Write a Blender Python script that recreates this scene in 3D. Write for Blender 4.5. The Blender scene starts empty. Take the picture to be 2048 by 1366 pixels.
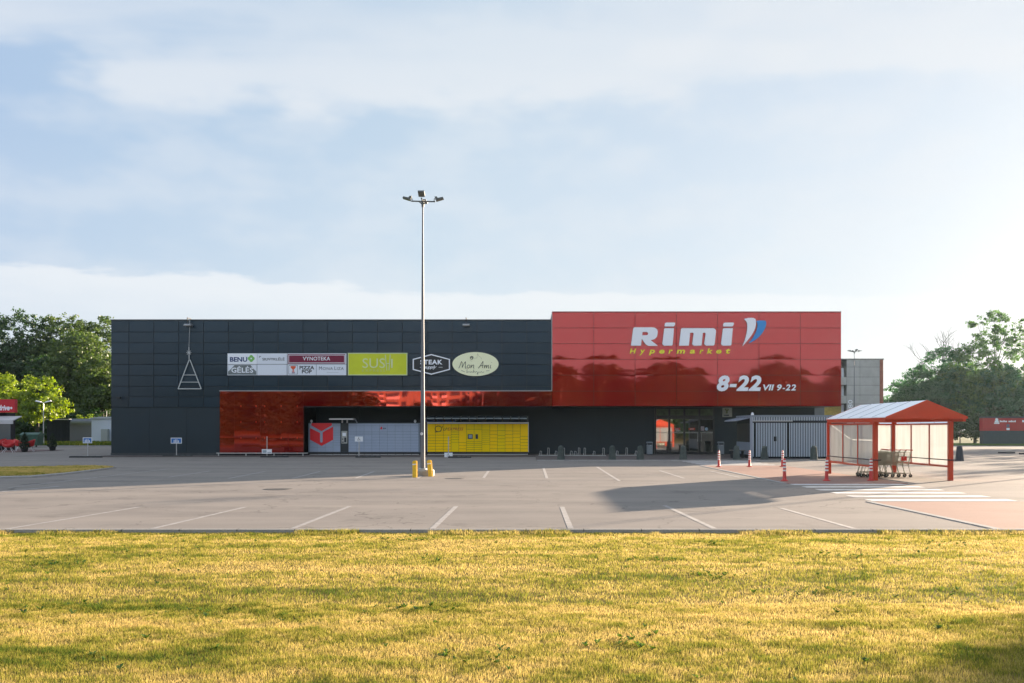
import bpy, bmesh, math, random
import numpy as np
from mathutils import Vector, Matrix
R = math.radians
random.seed(7); rng = np.random.default_rng(7)
sc = bpy.context.scene
col = sc.collection

# ------------------------------------------------------------------ camera
F = 1850.0; VX = 1052.0; VY = 858.0; EYE = 1.75
cd = bpy.data.cameras.new('camera'); cam = bpy.data.objects.new('camera', cd); col.objects.link(cam)
cam.location = (0, 0, EYE); cam.rotation_euler = (R(90), 0, 0)
cd.sensor_width = 36; cd.lens = F / 2048 * 36
cd.shift_x = -(VX - 1024) / 2048; cd.shift_y = (VY - 683) / 2048
cd.clip_start = 0.1; cd.clip_end = 6000
sc.camera = cam
sc.render.resolution_x = 1024; sc.render.resolution_y = 683

# ------------------------------------------------------------------ light
SUN_EL = 9.8; SUN_AZ = 46.0            # azimuth clockwise from +Y
sd = bpy.data.lights.new('sun', 'SUN'); so = bpy.data.objects.new('sun', sd); col.objects.link(so)
sd.energy = 5.0; sd.angle = R(0.55); sd.color = (1.0, 0.80, 0.60)
tosun = Vector((math.sin(R(SUN_AZ)) * math.cos(R(SUN_EL)), math.cos(R(SUN_AZ)) * math.cos(R(SUN_EL)), math.sin(R(SUN_EL))))
so.rotation_euler = tosun.to_track_quat('Z', 'Y').to_euler()
so.location = (40, 40, 40)

w = bpy.data.worlds.new('World'); sc.world = w; w.use_nodes = True
nt = w.node_tree; nt.nodes.clear()
def N(t, **k):
    n = nt.nodes.new(t)
    for a, b in k.items(): setattr(n, a, b)
    return n
def L(a, b): nt.links.new(a, b)
def mth(op, a, b=None, c=None, clamp=False):
    n = N('ShaderNodeMath', operation=op); n.use_clamp = clamp
    for i, v in enumerate((a, b, c)):
        if v is None: continue
        if isinstance(v, (int, float)): n.inputs[i].default_value = v
        else: L(v, n.inputs[i])
    return n.outputs[0]
def ramp(x, pts):
    n = N('ShaderNodeValToRGB'); e = n.color_ramp.elements
    while len(e) > 1: e.remove(e[0])
    e[0].position = pts[0][0]; v = pts[0][1]; e[0].color = (v, v, v, 1)
    for p, v in pts[1:]:
        q = e.new(p); q.color = (v, v, v, 1)
    n.color_ramp.interpolation = 'EASE'
    L(x, n.inputs[0]); return n.outputs[0]
out = N('ShaderNodeOutputWorld'); bg = N('ShaderNodeBackground')
sky = N('ShaderNodeTexSky', sky_type='NISHITA'); sky.sun_disc = False
sky.sun_elevation = R(SUN_EL); sky.sun_rotation = R(SUN_AZ)
sky.air_density = 1.0; sky.dust_density = 0.6; sky.ozone_density = 1.6
tc = N('ShaderNodeTexCoord'); sep = N('ShaderNodeSeparateXYZ'); L(tc.outputs['Generated'], sep.inputs[0])
X, Y, Z = sep.outputs
zc = mth('MAXIMUM', Z, 0.0)
den = mth('ADD', zc, 0.10)
cmb = N('ShaderNodeCombineXYZ'); L(mth('DIVIDE', X, den), cmb.inputs[0]); L(mth('DIVIDE', Y, den), cmb.inputs[1])
mp = N('ShaderNodeMapping'); L(cmb.outputs[0], mp.inputs[0]); mp.inputs['Rotation'].default_value = (0, 0, R(12)); mp.inputs['Scale'].default_value = (0.5, 1.7, 1); mp.inputs['Location'].default_value = (0.4, 0.2, 0)
n1 = N('ShaderNodeTexNoise'); L(mp.outputs[0], n1.inputs['Vector']); n1.inputs['Scale'].default_value = 1.1; n1.inputs['Detail'].default_value = 8; n1.inputs['Roughness'].default_value = 0.5
n1.inputs['Distortion'].default_value = 0.35
mp2 = N('ShaderNodeMapping'); L(tc.outputs['Generated'], mp2.inputs[0]); mp2.inputs['Scale'].default_value = (7, 7, 30); mp2.inputs['Location'].default_value = (3.3, 0, 1.7)
n2 = N('ShaderNodeTexNoise'); L(mp2.outputs[0], n2.inputs['Vector']); n2.inputs['Scale'].default_value = 1.0; n2.inputs['Detail'].default_value = 8; n2.inputs['Roughness'].default_value = 0.6
mp3 = N('ShaderNodeMapping'); L(tc.outputs['Generated'], mp3.inputs[0]); mp3.inputs['Scale'].default_value = (2.2, 2.2, 5); mp3.inputs['Location'].default_value = (1.3, 0.5, 0.2)
n3 = N('ShaderNodeTexNoise'); L(mp3.outputs[0], n3.inputs['Vector']); n3.inputs['Detail'].default_value = 3
def colramp(x, pts):
    n = N('ShaderNodeValToRGB'); e = n.color_ramp.elements
    while len(e) > 1: e.remove(e[0])
    e[0].position = pts[0][0]; e[0].color = (*pts[0][1], 1)
    for p, v in pts[1:]: q = e.new(p); q.color = (*v, 1)
    L(x, n.inputs[0]); return n.outputs[0]
def mixc(f, a, b, mode='MIX'):
    n = N('ShaderNodeMixRGB', blend_type=mode)
    for i, v in enumerate((f, a, b)):
        if isinstance(v, (int, float)): n.inputs[i].default_value = v
        elif isinstance(v, tuple): n.inputs[i].default_value = (*v, 1)
        else: L(v, n.inputs[i])
    return n.outputs[0]
azs = (math.sin(R(SUN_AZ)), math.cos(R(SUN_AZ)))
dots = mth('ADD', mth('MULTIPLY', X, azs[0]), mth('MULTIPLY', Y, azs[1]))
g01 = mth('MULTIPLY_ADD', dots, 0.5, 0.5)
# clear-air colour by angle from the sun, brightened behind the camera to light the facade; values are scene radiance for exposure 2.15
K_ = 1 / 4.59
def sc3(*c): return tuple(v * K_ for v in c)
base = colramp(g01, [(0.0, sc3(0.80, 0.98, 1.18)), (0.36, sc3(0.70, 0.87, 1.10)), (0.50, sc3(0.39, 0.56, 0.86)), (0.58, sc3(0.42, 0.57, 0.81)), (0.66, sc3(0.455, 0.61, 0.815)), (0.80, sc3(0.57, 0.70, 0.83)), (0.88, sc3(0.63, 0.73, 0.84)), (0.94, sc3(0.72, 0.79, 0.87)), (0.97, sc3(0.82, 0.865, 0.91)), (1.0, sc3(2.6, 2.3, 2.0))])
base = mixc(0.14, base, mixc(1.0, sky.outputs[0], (0.05, 0.05, 0.05), 'MULTIPLY'))
low = ramp(zc, [(0.0, 1.0), (0.12, 0.75), (0.20, 0.42), (0.32, 0.12), (0.5, 0.0)])
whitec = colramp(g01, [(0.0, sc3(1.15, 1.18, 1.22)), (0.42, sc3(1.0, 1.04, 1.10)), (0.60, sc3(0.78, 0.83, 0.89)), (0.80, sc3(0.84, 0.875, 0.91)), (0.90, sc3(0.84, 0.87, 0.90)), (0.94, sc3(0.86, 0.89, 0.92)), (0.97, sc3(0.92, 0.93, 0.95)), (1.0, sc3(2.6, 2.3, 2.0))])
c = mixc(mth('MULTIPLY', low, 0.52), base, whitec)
# high streaks of cirrus
eb = mth('ADD', mth('ADD', zc, -0.012), mth('MULTIPLY', mth('SUBTRACT', n1.outputs[0], 0.5), 0.15))
eb = mth('ADD', eb, mth('MULTIPLY', mth('SUBTRACT', n3.outputs[0], 0.5), 0.10))
high = ramp(eb, [(0.0, 0), (0.30, 0.0), (0.340, 0.95), (0.375, 0.80), (0.405, 0.20), (0.5, 0.35), (1, 0.3)])
right = ramp(mth('MULTIPLY_ADD', X, 0.5, 0.5), [(0.46, 0.0), (0.58, 1.0)])
high = mth('MAXIMUM', high, mth('MULTIPLY', right, ramp(eb, [(0.30, 0.0), (0.35, 0.9), (1, 0.8)])))
streak = ramp(n1.outputs[0], [(0.34, 0.15), (0.58, 1.0)])
c = mixc(mth('MULTIPLY', high, mth('MULTIPLY', streak, 0.70)), c, whitec)
veil = ramp(n3.outputs[0], [(0.35, 0.0), (0.7, 0.35)])
c = mixc(veil, c, whitec)
# low bank of cloud with a crisp puffy top
edge = mth('ADD', mth('ADD', 0.148, mth('MULTIPLY', mth('SUBTRACT', n2.outputs[0], 0.5), 0.055)), mth('MULTIPLY', X, -0.022))
rel = mth('SUBTRACT', edge, zc)
bank = ramp(mth('MULTIPLY_ADD', rel, 4.0, 0.5), [(0.495, 0.0), (0.525, 0.80), (0.70, 0.50), (1.0, 0.30)])
bank_l = mth('MULTIPLY', bank, ramp(g01, [(0.5, 0.3), (0.62, 1.0), (0.93, 0.8), (1.0, 0.2)]))
c = mixc(bank_l, c, mixc(1.0, whitec, (1.08, 1.07, 1.05), 'MULTIPLY'))
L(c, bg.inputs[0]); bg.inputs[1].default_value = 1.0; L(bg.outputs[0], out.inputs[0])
w.cycles.sampling_method = 'MANUAL'; w.cycles.sample_map_resolution = 512

sc.view_settings.view_transform = 'Standard'; sc.view_settings.look = 'None'; sc.view_settings.gamma = 1
sc.view_settings.exposure = 2.20
sc.cycles.use_denoising = True
sc.cycles.max_bounces = 6; sc.cycles.transparent_max_bounces = 10; sc.cycles.transmission_bounces = 4
sc.cycles.caustics_reflective = False; sc.cycles.caustics_refractive = False
sc.cycles.sample_clamp_indirect = 4

# ------------------------------------------------------------------ helpers
def P(px, py, d):                       # a measured picture position at distance d -> metres
    return ((px - VX) / F * d, d, EYE - (py - VY) / F * d)
def G(px, py, z=0.0):                   # a measured picture position on level ground
    d = (EYE - z) * F / (py - VY); return ((px - VX) / F * d, d)

def tag(o, label=None, cat=None, group=None, kind=None):
    if label: o['label'] = label
    if cat: o['category'] = cat
    if group: o['group'] = group
    if kind: o['kind'] = kind
    return o
def empty(name, loc, label, cat, group=None, rz=0):
    o = bpy.data.objects.new(name, None); col.objects.link(o); o.location = loc; o.rotation_euler = (0, 0, rz)
    o.empty_display_size = 0.3
    return tag(o, label, cat, group)
def chain_off(p):
    v = Vector((0, 0, 0))
    while p is not None: v += Vector(p.location); p = p.parent
    return v
def link(name, me, parent=None, world=True):
    o = bpy.data.objects.new(name, me); col.objects.link(o)
    if parent is not None:
        if world:
            me.transform(Matrix.Translation(-chain_off(parent)))
        o.parent = parent
    return o
def kids(o): return [c for c in bpy.data.objects if c.parent is o]
def copy_tree(o, parent=None, loc=None, rz=None, label=None, **k):
    c = o.copy(); col.objects.link(c); c.parent = parent
    if loc is not None: c.location = loc
    if rz is not None: c.rotation_euler = (0, 0, rz)
    if label: c['label'] = label
    for ch in kids(o): copy_tree(ch, c)
    return c

class MB:
    def __init__(s): s.v = []; s.f = []; s.m = []
    def add(s, vs, fs, mi=0):
        b = len(s.v); s.v += [tuple(v) for v in vs]; s.f += [tuple(b + i for i in f) for f in fs]; s.m += [mi] * len(fs); return s
    def box(s, x0, x1, y0, y1, z0, z1, mi=0):
        return s.add([(x0, y0, z0), (x1, y0, z0), (x1, y1, z0), (x0, y1, z0), (x0, y0, z1), (x1, y0, z1), (x1, y1, z1), (x0, y1, z1)],
                     [(0, 3, 2, 1), (4, 5, 6, 7), (0, 1, 5, 4), (1, 2, 6, 5), (2, 3, 7, 6), (3, 0, 4, 7)], mi)
    def bbox(s, x0, x1, y0, y1, z0, z1, c=0.02, mi=0):     # box with chamfered vertical edges and top
        ps = [(x0 + c, y0), (x1 - c, y0), (x1, y0 + c), (x1, y1 - c), (x1 - c, y1), (x0 + c, y1), (x0, y1 - c), (x0, y0 + c)]
        cx, cy = (x0 + x1) / 2, (y0 + y1) / 2
        kx = (x1 - x0 - 2 * c) / (x1 - x0); ky = (y1 - y0 - 2 * c) / (y1 - y0)
        vs = [(x, y, z0) for x, y in ps] + [(x, y, z1 - c) for x, y in ps] + [(cx + (x - cx) * kx, cy + (y - cy) * ky, z1) for x, y in ps]
        fs = [tuple(range(7, -1, -1)), tuple(range(16, 24))]
        for k in (0, 8):
            for i in range(8):
                j = (i + 1) % 8; fs.append((k + i, k + j, k + 8 + j, k + 8 + i))
        return s.add(vs, fs, mi)
    def tube(s, p0, p1, r0, r1=None, n=8, cap=True, mi=0):
        r1 = r0 if r1 is None else r1
        p0 = Vector(p0); p1 = Vector(p1); d = (p1 - p0).normalized()
        a = d.orthogonal().normalized(); b = d.cross(a)
        vs = []
        for p, r in ((p0, r0), (p1, r1)):
            for i in range(n):
                t = 2 * math.pi * i / n; vs.append(p + a * (r * math.cos(t)) + b * (r * math.sin(t)))
        fs = [(i, (i + 1) % n, n + (i + 1) % n, n + i) for i in range(n)]
        if cap: fs += [tuple(range(n - 1, -1, -1)), tuple(range(n, 2 * n))]
        return s.add(vs, fs, mi)
    def path(s, pts, r, n=6, mi=0):
        for a, b in zip(pts[:-1], pts[1:]): s.tube(a, b, r, r, n, True, mi)
        return s
    def lathe(s, c, prof, n=20, mi=0):
        vs = []; fs = []
        for r, z in prof:
            for i in range(n):
                t = 2 * math.pi * i / n; vs.append((c[0] + r * math.cos(t), c[1] + r * math.sin(t), c[2] + z))
        for k in range(len(prof) - 1):
            for i in range(n):
                j = (i + 1) % n; fs.append((k * n + i, k * n + j, (k + 1) * n + j, (k + 1) * n + i))
        fs.append(tuple(range(n - 1, -1, -1))); fs.append(tuple((len(prof) - 1) * n + i for i in range(n)))
        return s.add(vs, fs, mi)
    def prism(s, poly, y0, y1, mi=0):           # polygon in XZ, extruded along Y
        n = len(poly)
        vs = [(x, y0, z) for x, z in poly] + [(x, y1, z) for x, z in poly]
        fs = [tuple(range(n)), tuple(range(2 * n - 1, n - 1, -1))] + [(i, n + i, n + (i + 1) % n, (i + 1) % n) for i in range(n)]
        return s.add(vs, fs, mi)
    def prismx(s, poly, x0, x1, mi=0):          # polygon in YZ, extruded along X
        n = len(poly)
        vs = [(x0, y, z) for y, z in poly] + [(x1, y, z) for y, z in poly]
        fs = [tuple(range(n)), tuple(range(2 * n - 1, n - 1, -1))] + [(i, n + i, n + (i + 1) % n, (i + 1) % n) for i in range(n)]
        return s.add(vs, fs, mi)
    def slab(s, poly, z0, z1, mi=0):            # polygon in XY
        n = len(poly)
        vs = [(x, y, z0) for x, y in poly] + [(x, y, z1) for x, y in poly]
        fs = [tuple(range(n - 1, -1, -1)), tuple(range(n, 2 * n))] + [(i, (i + 1) % n, n + (i + 1) % n, n + i) for i in range(n)]
        return s.add(vs, fs, mi)
    def build(s, name, mat, parent=None, smooth=False, fixn=True):
        me = bpy.data.meshes.new(name); me.from_pydata(s.v, [], s.f); me.update()
        mats = mat if isinstance(mat, (list, tuple)) else [mat]
        for m_ in mats: me.materials.append(m_)
        if len(mats) > 1: me.polygons.foreach_set('material_index', s.m)
        if fixn:
            bm = bmesh.new(); bm.from_mesh(me); bmesh.ops.recalc_face_normals(bm, faces=bm.faces); bm.to_mesh(me); bm.free()
        if smooth:
            me.polygons.foreach_set('use_smooth', [True] * len(me.polygons))
            me.set_sharp_from_angle(angle=R(40))
        me.update()
        return link(name, me, parent)

def nodes_of(m):
    m.use_nodes = True; t = m.node_tree; return t, t.nodes['Principled BSDF']
MC = {}
def mat(name, c, rough=0.6, metal=0.0, var=0.0, vscale=3.0, bump=0.0, bscale=20.0, spec=0.5, coat=0.0, coat_ior=1.5, ior=1.5, stretch=(1, 1, 1), rvar=0.0, c2=None):
    if name in MC: return MC[name]
    m = bpy.data.materials.new(name); MC[name] = m; t, b = nodes_of(m)
    b.inputs['Base Color'].default_value = (*c, 1); b.inputs['Roughness'].default_value = rough; b.inputs['Metallic'].default_value = metal
    b.inputs['Specular IOR Level'].default_value = spec; b.inputs['IOR'].default_value = ior
    b.inputs['Coat Weight'].default_value = coat; b.inputs['Coat IOR'].default_value = coat_ior; b.inputs['Coat Roughness'].default_value = 0.02
    nn = t.nodes.new; lk = t.links.new
    if var or bump or rvar:
        g = nn('ShaderNodeNewGeometry'); mpg = nn('ShaderNodeMapping'); mpg.inputs['Scale'].default_value = stretch; lk(g.outputs['Position'], mpg.inputs[0])
        no = nn('ShaderNodeTexNoise'); lk(mpg.outputs[0], no.inputs['Vector']); no.inputs['Scale'].default_value = vscale; no.inputs['Detail'].default_value = 6; no.inputs['Roughness'].default_value = 0.62
        if var:
            mr = nn('ShaderNodeMapRange'); lk(no.outputs[0], mr.inputs[0]); mr.inputs[1].default_value = 0.3; mr.inputs[2].default_value = 0.7
            mix = nn('ShaderNodeMixRGB'); lk(mr.outputs[0], mix.inputs[0])
            ca = c2 if c2 else tuple(x * (1 - var) for x in c); cb = c if c2 else tuple(min(1, x * (1 + var)) for x in c)
            mix.inputs[1].default_value = (*ca, 1); mix.inputs[2].default_value = (*cb, 1); lk(mix.outputs[0], b.inputs['Base Color'])
        if rvar:
            mr2 = nn('ShaderNodeMapRange'); lk(no.outputs[0], mr2.inputs[0]); mr2.inputs[1].default_value = 0.3; mr2.inputs[2].default_value = 0.7
            mr2.inputs[3].default_value = max(0.01, rough - rvar); mr2.inputs[4].default_value = rough + rvar; lk(mr2.outputs[0], b.inputs['Roughness'])
        if bump:
            nb = nn('ShaderNodeTexNoise'); lk(mpg.outputs[0], nb.inputs['Vector']); nb.inputs['Scale'].default_value = bscale; nb.inputs['Detail'].default_value = 5
            bp = nn('ShaderNodeBump'); bp.inputs['Strength'].default_value = bump; bp.inputs['Distance'].default_value = 0.02; lk(nb.outputs[0], bp.inputs['Height']); lk(bp.outputs[0], b.inputs['Normal'])
    return m

# text and drawn shapes -> mesh (font curve filled, then fitted to a rectangle of the real sign)
def curve_mesh(cu, flipdepth=False):
    o = bpy.data.objects.new('tmp', cu); col.objects.link(o)
    me = bpy.data.meshes.new_from_object(o, depsgraph=bpy.context.evaluated_depsgraph_get())
    bpy.data.objects.remove(o); bpy.data.curves.remove(cu); me.materials.clear()
    return me
def front_back(me, mats):
    for m_ in mats: me.materials.append(m_)
    if len(mats) > 1:
        for p in me.polygons: p.material_index = 0 if abs(p.normal.y) > 0.9 else 1
def text(s, x0, x1, z0, z1, y, m, name='lettering', parent=None, shear=0.0, bold=0.0, space=1.0, depth=0.006, line=1.0, align='LEFT', side=None, rot=False, word=1.0):
    cu = bpy.data.curves.new('t', 'FONT'); cu.body = s; cu.shear = shear; cu.offset = bold; cu.space_character = space; cu.extrude = 0.1
    cu.resolution_u = 3; cu.space_line = line; cu.align_x = align; cu.space_word = word
    me = curve_mesh(cu)
    a = np.zeros(len(me.vertices) * 3); me.vertices.foreach_get('co', a); a = a.reshape(-1, 3)
    if rot: a = np.stack([-a[:, 1], a[:, 0], a[:, 2]], 1)
    mn = a.min(0); mxx = a.max(0); e = np.maximum(mxx - mn, 1e-6)
    q = np.empty_like(a)
    q[:, 0] = x0 + (a[:, 0] - mn[0]) / e[0] * (x1 - x0)
    q[:, 2] = z0 + (a[:, 1] - mn[1]) / e[1] * (z1 - z0)
    q[:, 1] = y - (a[:, 2] - mn[2]) / e[2] * depth
    me.vertices.foreach_set('co', q.ravel()); me.update()
    front_back(me, [m] if side is None else [m, side])
    me.name = name
    return link(name, me, parent)
def shape(loops, y, m, name, parent=None, depth=0.006, side=None):     # loops of (x, z) in metres, first is the outline
    cu = bpy.data.curves.new('s', 'CURVE'); cu.dimensions = '2D'; cu.fill_mode = 'BOTH'; cu.extrude = 0.5
    for lp in loops:
        sp = cu.splines.new('POLY'); sp.points.add(len(lp) - 1); sp.use_cyclic_u = True
        for i, (a, b) in enumerate(lp): sp.points[i].co = (a, b, 0, 1)
    me = curve_mesh(cu)
    a = np.zeros(len(me.vertices) * 3); me.vertices.foreach_get('co', a); a = a.reshape(-1, 3)
    q = np.stack([a[:, 0], y - (a[:, 2] + 0.5) * depth, a[:, 1]], 1)
    me.vertices.foreach_set('co', q.ravel()); me.update()
    front_back(me, [m] if side is None else [m, side])
    me.name = name
    return link(name, me, parent)
def smoothloop(pts, n=4):                # Catmull-Rom closed loop
    r = []; k = len(pts)
    for i in range(k):
        p0, p1, p2, p3 = (pts[(i + j - 1) % k] for j in range(4))
        for t in (j / n for j in range(n)):
            r.append(tuple(0.5 * (2 * p1[c] + (p2[c] - p0[c]) * t + (2 * p0[c] - 5 * p1[c] + 4 * p2[c] - p3[c]) * t * t + (3 * p1[c] - p0[c] - 3 * p2[c] + p3[c]) * t ** 3) for c in (0, 1)))
    return r

# ------------------------------------------------------------------ materials
def panel_mat():
    m = bpy.data.materials.new('anthracite_cladding'); t, b = nodes_of(m); nn = t.nodes.new; lk = t.links.new
    a = nn('ShaderNodeAttribute'); a.attribute_name = 'tone'; mr = nn('ShaderNodeMapRange'); lk(a.outputs['Fac'], mr.inputs[0]); mr.inputs[3].default_value = 0.80; mr.inputs[4].default_value = 1.22
    g = nn('ShaderNodeNewGeometry'); mg = nn('ShaderNodeMapping'); mg.inputs['Scale'].default_value = (2.5, 1, 0.25); lk(g.outputs['Position'], mg.inputs[0]); no = nn('ShaderNodeTexNoise'); lk(mg.outputs[0], no.inputs['Vector']); no.inputs['Scale'].default_value = 1.2; no.inputs['Detail'].default_value = 5
    m2 = nn('ShaderNodeMapRange'); lk(no.outputs[0], m2.inputs[0]); m2.inputs[1].default_value = 0.3; m2.inputs[2].default_value = 0.75; m2.inputs[3].default_value = 0.97; m2.inputs[4].default_value = 1.04
    mu = nn('ShaderNodeMath'); mu.operation = 'MULTIPLY'; lk(mr.outputs[0], mu.inputs[0]); lk(m2.outputs[0], mu.inputs[1])
    c = nn('ShaderNodeVectorMath'); c.operation = 'SCALE'; c.inputs[0].default_value = (0.010, 0.022, 0.037); lk(mu.outputs[0], c.inputs['Scale']); lk(c.outputs[0], b.inputs['Base Color'])
    r = nn('ShaderNodeMapRange'); lk(no.outputs[0], r.inputs[0]); r.inputs[3].default_value = 0.20; r.inputs[4].default_value = 0.26; lk(r.outputs[0], b.inputs['Roughness']); b.inputs['Specular IOR Level'].default_value = 0.5; b.inputs['Specular Tint'].default_value = (0.70, 0.86, 1.0, 1)
    return m
m_dark = panel_mat()
m_dark2 = mat('anthracite_wall', (0.015, 0.028, 0.039), 0.5, var=0.08, vscale=0.8, rvar=0.08, spec=0.35)
m_joint = mat('shadow_joint', (0.012, 0.014, 0.018), 0.8)
def film_mat(name, dif, glo, rough):
    m = bpy.data.materials.new(name); m.use_nodes = True; t = m.node_tree; nn = t.nodes.new; lk = t.links.new; o = t.nodes['Material Output']; t.nodes.remove(t.nodes['Principled BSDF'])
    g = nn('ShaderNodeNewGeometry'); no = nn('ShaderNodeTexNoise'); lk(g.outputs['Position'], no.inputs['Vector']); no.inputs['Scale'].default_value = 0.9; no.inputs['Detail'].default_value = 6
    mix = nn('ShaderNodeMixRGB'); lk(no.outputs[0], mix.inputs[0]); mix.inputs[1].default_value = (*[v * 0.88 for v in dif], 1); mix.inputs[2].default_value = (*[v * 1.12 for v in dif], 1)
    d = nn('ShaderNodeBsdfDiffuse'); lk(mix.outputs[0], d.inputs[0]); q = nn('ShaderNodeBsdfGlossy'); q.inputs['Roughness'].default_value = rough
    fr = nn('ShaderNodeFresnel'); fr.inputs[0].default_value = 1.5
    m2 = nn('ShaderNodeMixRGB'); lk(fr.outputs[0], m2.inputs[0]); m2.inputs[1].default_value = (*glo, 1); m2.inputs[2].default_value = (1, 1, 1, 1); lk(m2.outputs[0], q.inputs[0])
    ad = nn('ShaderNodeAddShader'); lk(d.outputs[0], ad.inputs[0]); lk(q.outputs[0], ad.inputs[1]); lk(ad.outputs[0], o.inputs[0]); return m
m_red = film_mat('red_gloss_cladding', (0.205, 0.0010, 0.0014), (0.23, 0.026, 0.024), 0.015)
m_red2 = film_mat('red_mirror_cladding', (0.085, 0.0006, 0.0010), (0.30, 0.024, 0.014), 0.03)
m_redj = mat('red_joint', (0.03, 0.004, 0.004), 0.7)
m_trim = mat('silver_trim', (0.55, 0.55, 0.57), 0.35, metal=0.6)
m_white = mat('white_paint', (0.74, 0.76, 0.80), 0.45, var=0.04)
m_whites = mat('sign_white', (0.86, 0.90, 0.97), 0.4)
m_blacksign = mat('sign_black', (0.012, 0.016, 0.02), 0.4)
m_letter_side = mat('letter_edge', (0.05, 0.05, 0.06), 0.5)
m_galv = mat('galvanised_steel', (0.46, 0.47, 0.48), 0.42, metal=0.75, var=0.15, vscale=4)
m_conc = mat('concrete', (0.26, 0.26, 0.25), 0.9, var=0.22, vscale=5, bump=0.4, bscale=60)
m_bollard = mat('dark_concrete', (0.05, 0.064, 0.06), 0.9, var=0.25, vscale=6, bump=0.4, bscale=60)
m_black = mat('black_rubber', (0.018, 0.019, 0.021), 0.75, var=0.3, vscale=8)
m_yellow = mat('yellow_paint', (0.72, 0.45, 0.02), 0.4, var=0.12, vscale=9)
m_redpaint = mat('red_paint', (0.55, 0.06, 0.022), 0.38, var=0.08, vscale=2)
m_glass = mat('door_glass', (0.012, 0.015, 0.015), 0.03, spec=1.0, ior=1.9, coat=1.0, coat_ior=2.0)
m_frame = mat('door_frame', (0.018, 0.022, 0.026), 0.4)

def ground_mat(name, c, c2, scale=0.6, fine=60, bump=0.3, patch=None, crack=False, rough=0.88):
    m = bpy.data.materials.new(name); t, b = nodes_of(m); nn = t.nodes.new; lk = t.links.new
    g = nn('ShaderNodeNewGeometry')
    a = nn('ShaderNodeTexNoise'); lk(g.outputs['Position'], a.inputs['Vector']); a.inputs['Scale'].default_value = scale; a.inputs['Detail'].default_value = 8; a.inputs['Roughness'].default_value = 0.65
    mr = nn('ShaderNodeMapRange'); lk(a.outputs[0], mr.inputs[0]); mr.inputs[1].default_value = 0.3; mr.inputs[2].default_value = 0.7
    m1 = nn('ShaderNodeMixRGB'); lk(mr.outputs[0], m1.inputs[0]); m1.inputs[1].default_value = (*c, 1); m1.inputs[2].default_value = (*c2, 1)
    n3 = nn('ShaderNodeTexNoise'); lk(g.outputs['Position'], n3.inputs['Vector']); n3.inputs['Scale'].default_value = fine; n3.inputs['Detail'].default_value = 4
    m2 = nn('ShaderNodeMixRGB'); m2.blend_type = 'OVERLAY'; m2.inputs[0].default_value = 0.45; lk(m1.outputs[0], m2.inputs[1]); lk(n3.outputs[0], m2.inputs[2])
    last = m2.outputs[0]
    if patch:      # stretched wear along the driving direction (X) and blotches
        mpp = nn('ShaderNodeMapping'); lk(g.outputs['Position'], mpp.inputs[0]); mpp.inputs['Scale'].default_value = (0.10, 0.75, 1)
        n4 = nn('ShaderNodeTexNoise'); lk(mpp.outputs[0], n4.inputs['Vector']); n4.inputs['Scale'].default_value = 1.0; n4.inputs['Detail'].default_value = 7
        mr4 = nn('ShaderNodeMapRange'); lk(n4.outputs[0], mr4.inputs[0]); mr4.inputs[1].default_value = 0.35; mr4.inputs[2].default_value = 0.68; mr4.inputs[3].default_value = 0; mr4.inputs[4].default_value = 0.85
        m4 = nn('ShaderNodeMixRGB'); lk(mr4.outputs[0], m4.inputs[0]); lk(last, m4.inputs[1]); m4.inputs[2].default_value = (*patch, 1); last = m4.outputs[0]
    if crack:
        v = nn('ShaderNodeTexVoronoi'); v.feature = 'DISTANCE_TO_EDGE'; v.inputs['Scale'].default_value = 0.22
        nw = nn('ShaderNodeTexNoise'); nw.inputs['Scale'].default_value = 0.9; nw.inputs['Detail'].default_value = 6; lk(g.outputs['Position'], nw.inputs['Vector'])
        ad = nn('ShaderNodeVectorMath'); ad.operation = 'MULTIPLY_ADD'; lk(nw.outputs['Color'], ad.inputs[0]); ad.inputs[1].default_value = (2.2, 2.2, 0); lk(g.outputs['Position'], ad.inputs[2]); lk(ad.outputs[0], v.inputs['Vector'])
        cr = nn('ShaderNodeMapRange'); lk(v.outputs['Distance'], cr.inputs[0]); cr.inputs[1].default_value = 0.0; cr.inputs[2].default_value = 0.006; cr.inputs[3].default_value = 0.55; cr.inputs[4].default_value = 0.0
        m5 = nn('ShaderNodeMixRGB'); lk(cr.outputs[0], m5.inputs[0]); lk(last, m5.inputs[1]); m5.inputs[2].default_value = (c[0] * 0.45, c[1] * 0.45, c[2] * 0.45, 1); last = m5.outputs[0]
    if crack:
        n6 = nn('ShaderNodeTexNoise'); lk(g.outputs['Position'], n6.inputs['Vector']); n6.inputs['Scale'].default_value = 0.55; n6.inputs['Detail'].default_value = 10; n6.inputs['Roughness'].default_value = 0.72
        r6 = nn('ShaderNodeMapRange'); lk(n6.outputs[0], r6.inputs[0]); r6.inputs[1].default_value = 0.565; r6.inputs[2].default_value = 0.70; r6.inputs[3].default_value = 0; r6.inputs[4].default_value = 0.55
        m6 = nn('ShaderNodeMixRGB'); lk(r6.outputs[0], m6.inputs[0]); lk(last, m6.inputs[1]); m6.inputs[2].default_value = (c[0] * 0.6, c[1] * 0.6, c[2] * 0.6, 1); last = m6.outputs[0]
    lk(last, b.inputs['Base Color']); b.inputs['Roughness'].default_value = rough; b.inputs['Specular IOR Level'].default_value = 0.04
    bp = nn('ShaderNodeBump'); bp.inputs['Strength'].default_value = bump; bp.inputs['Distance'].default_value = 0.006; lk(n3.outputs[0], bp.inputs['Height']); lk(bp.outputs[0], b.inputs['Normal'])
    return m
m_asph = ground_mat('asphalt', (0.178, 0.163, 0.152), (0.240, 0.218, 0.202), 0.5, 40, 0.35, patch=(0.270, 0.243, 0.220), crack=True)
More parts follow.
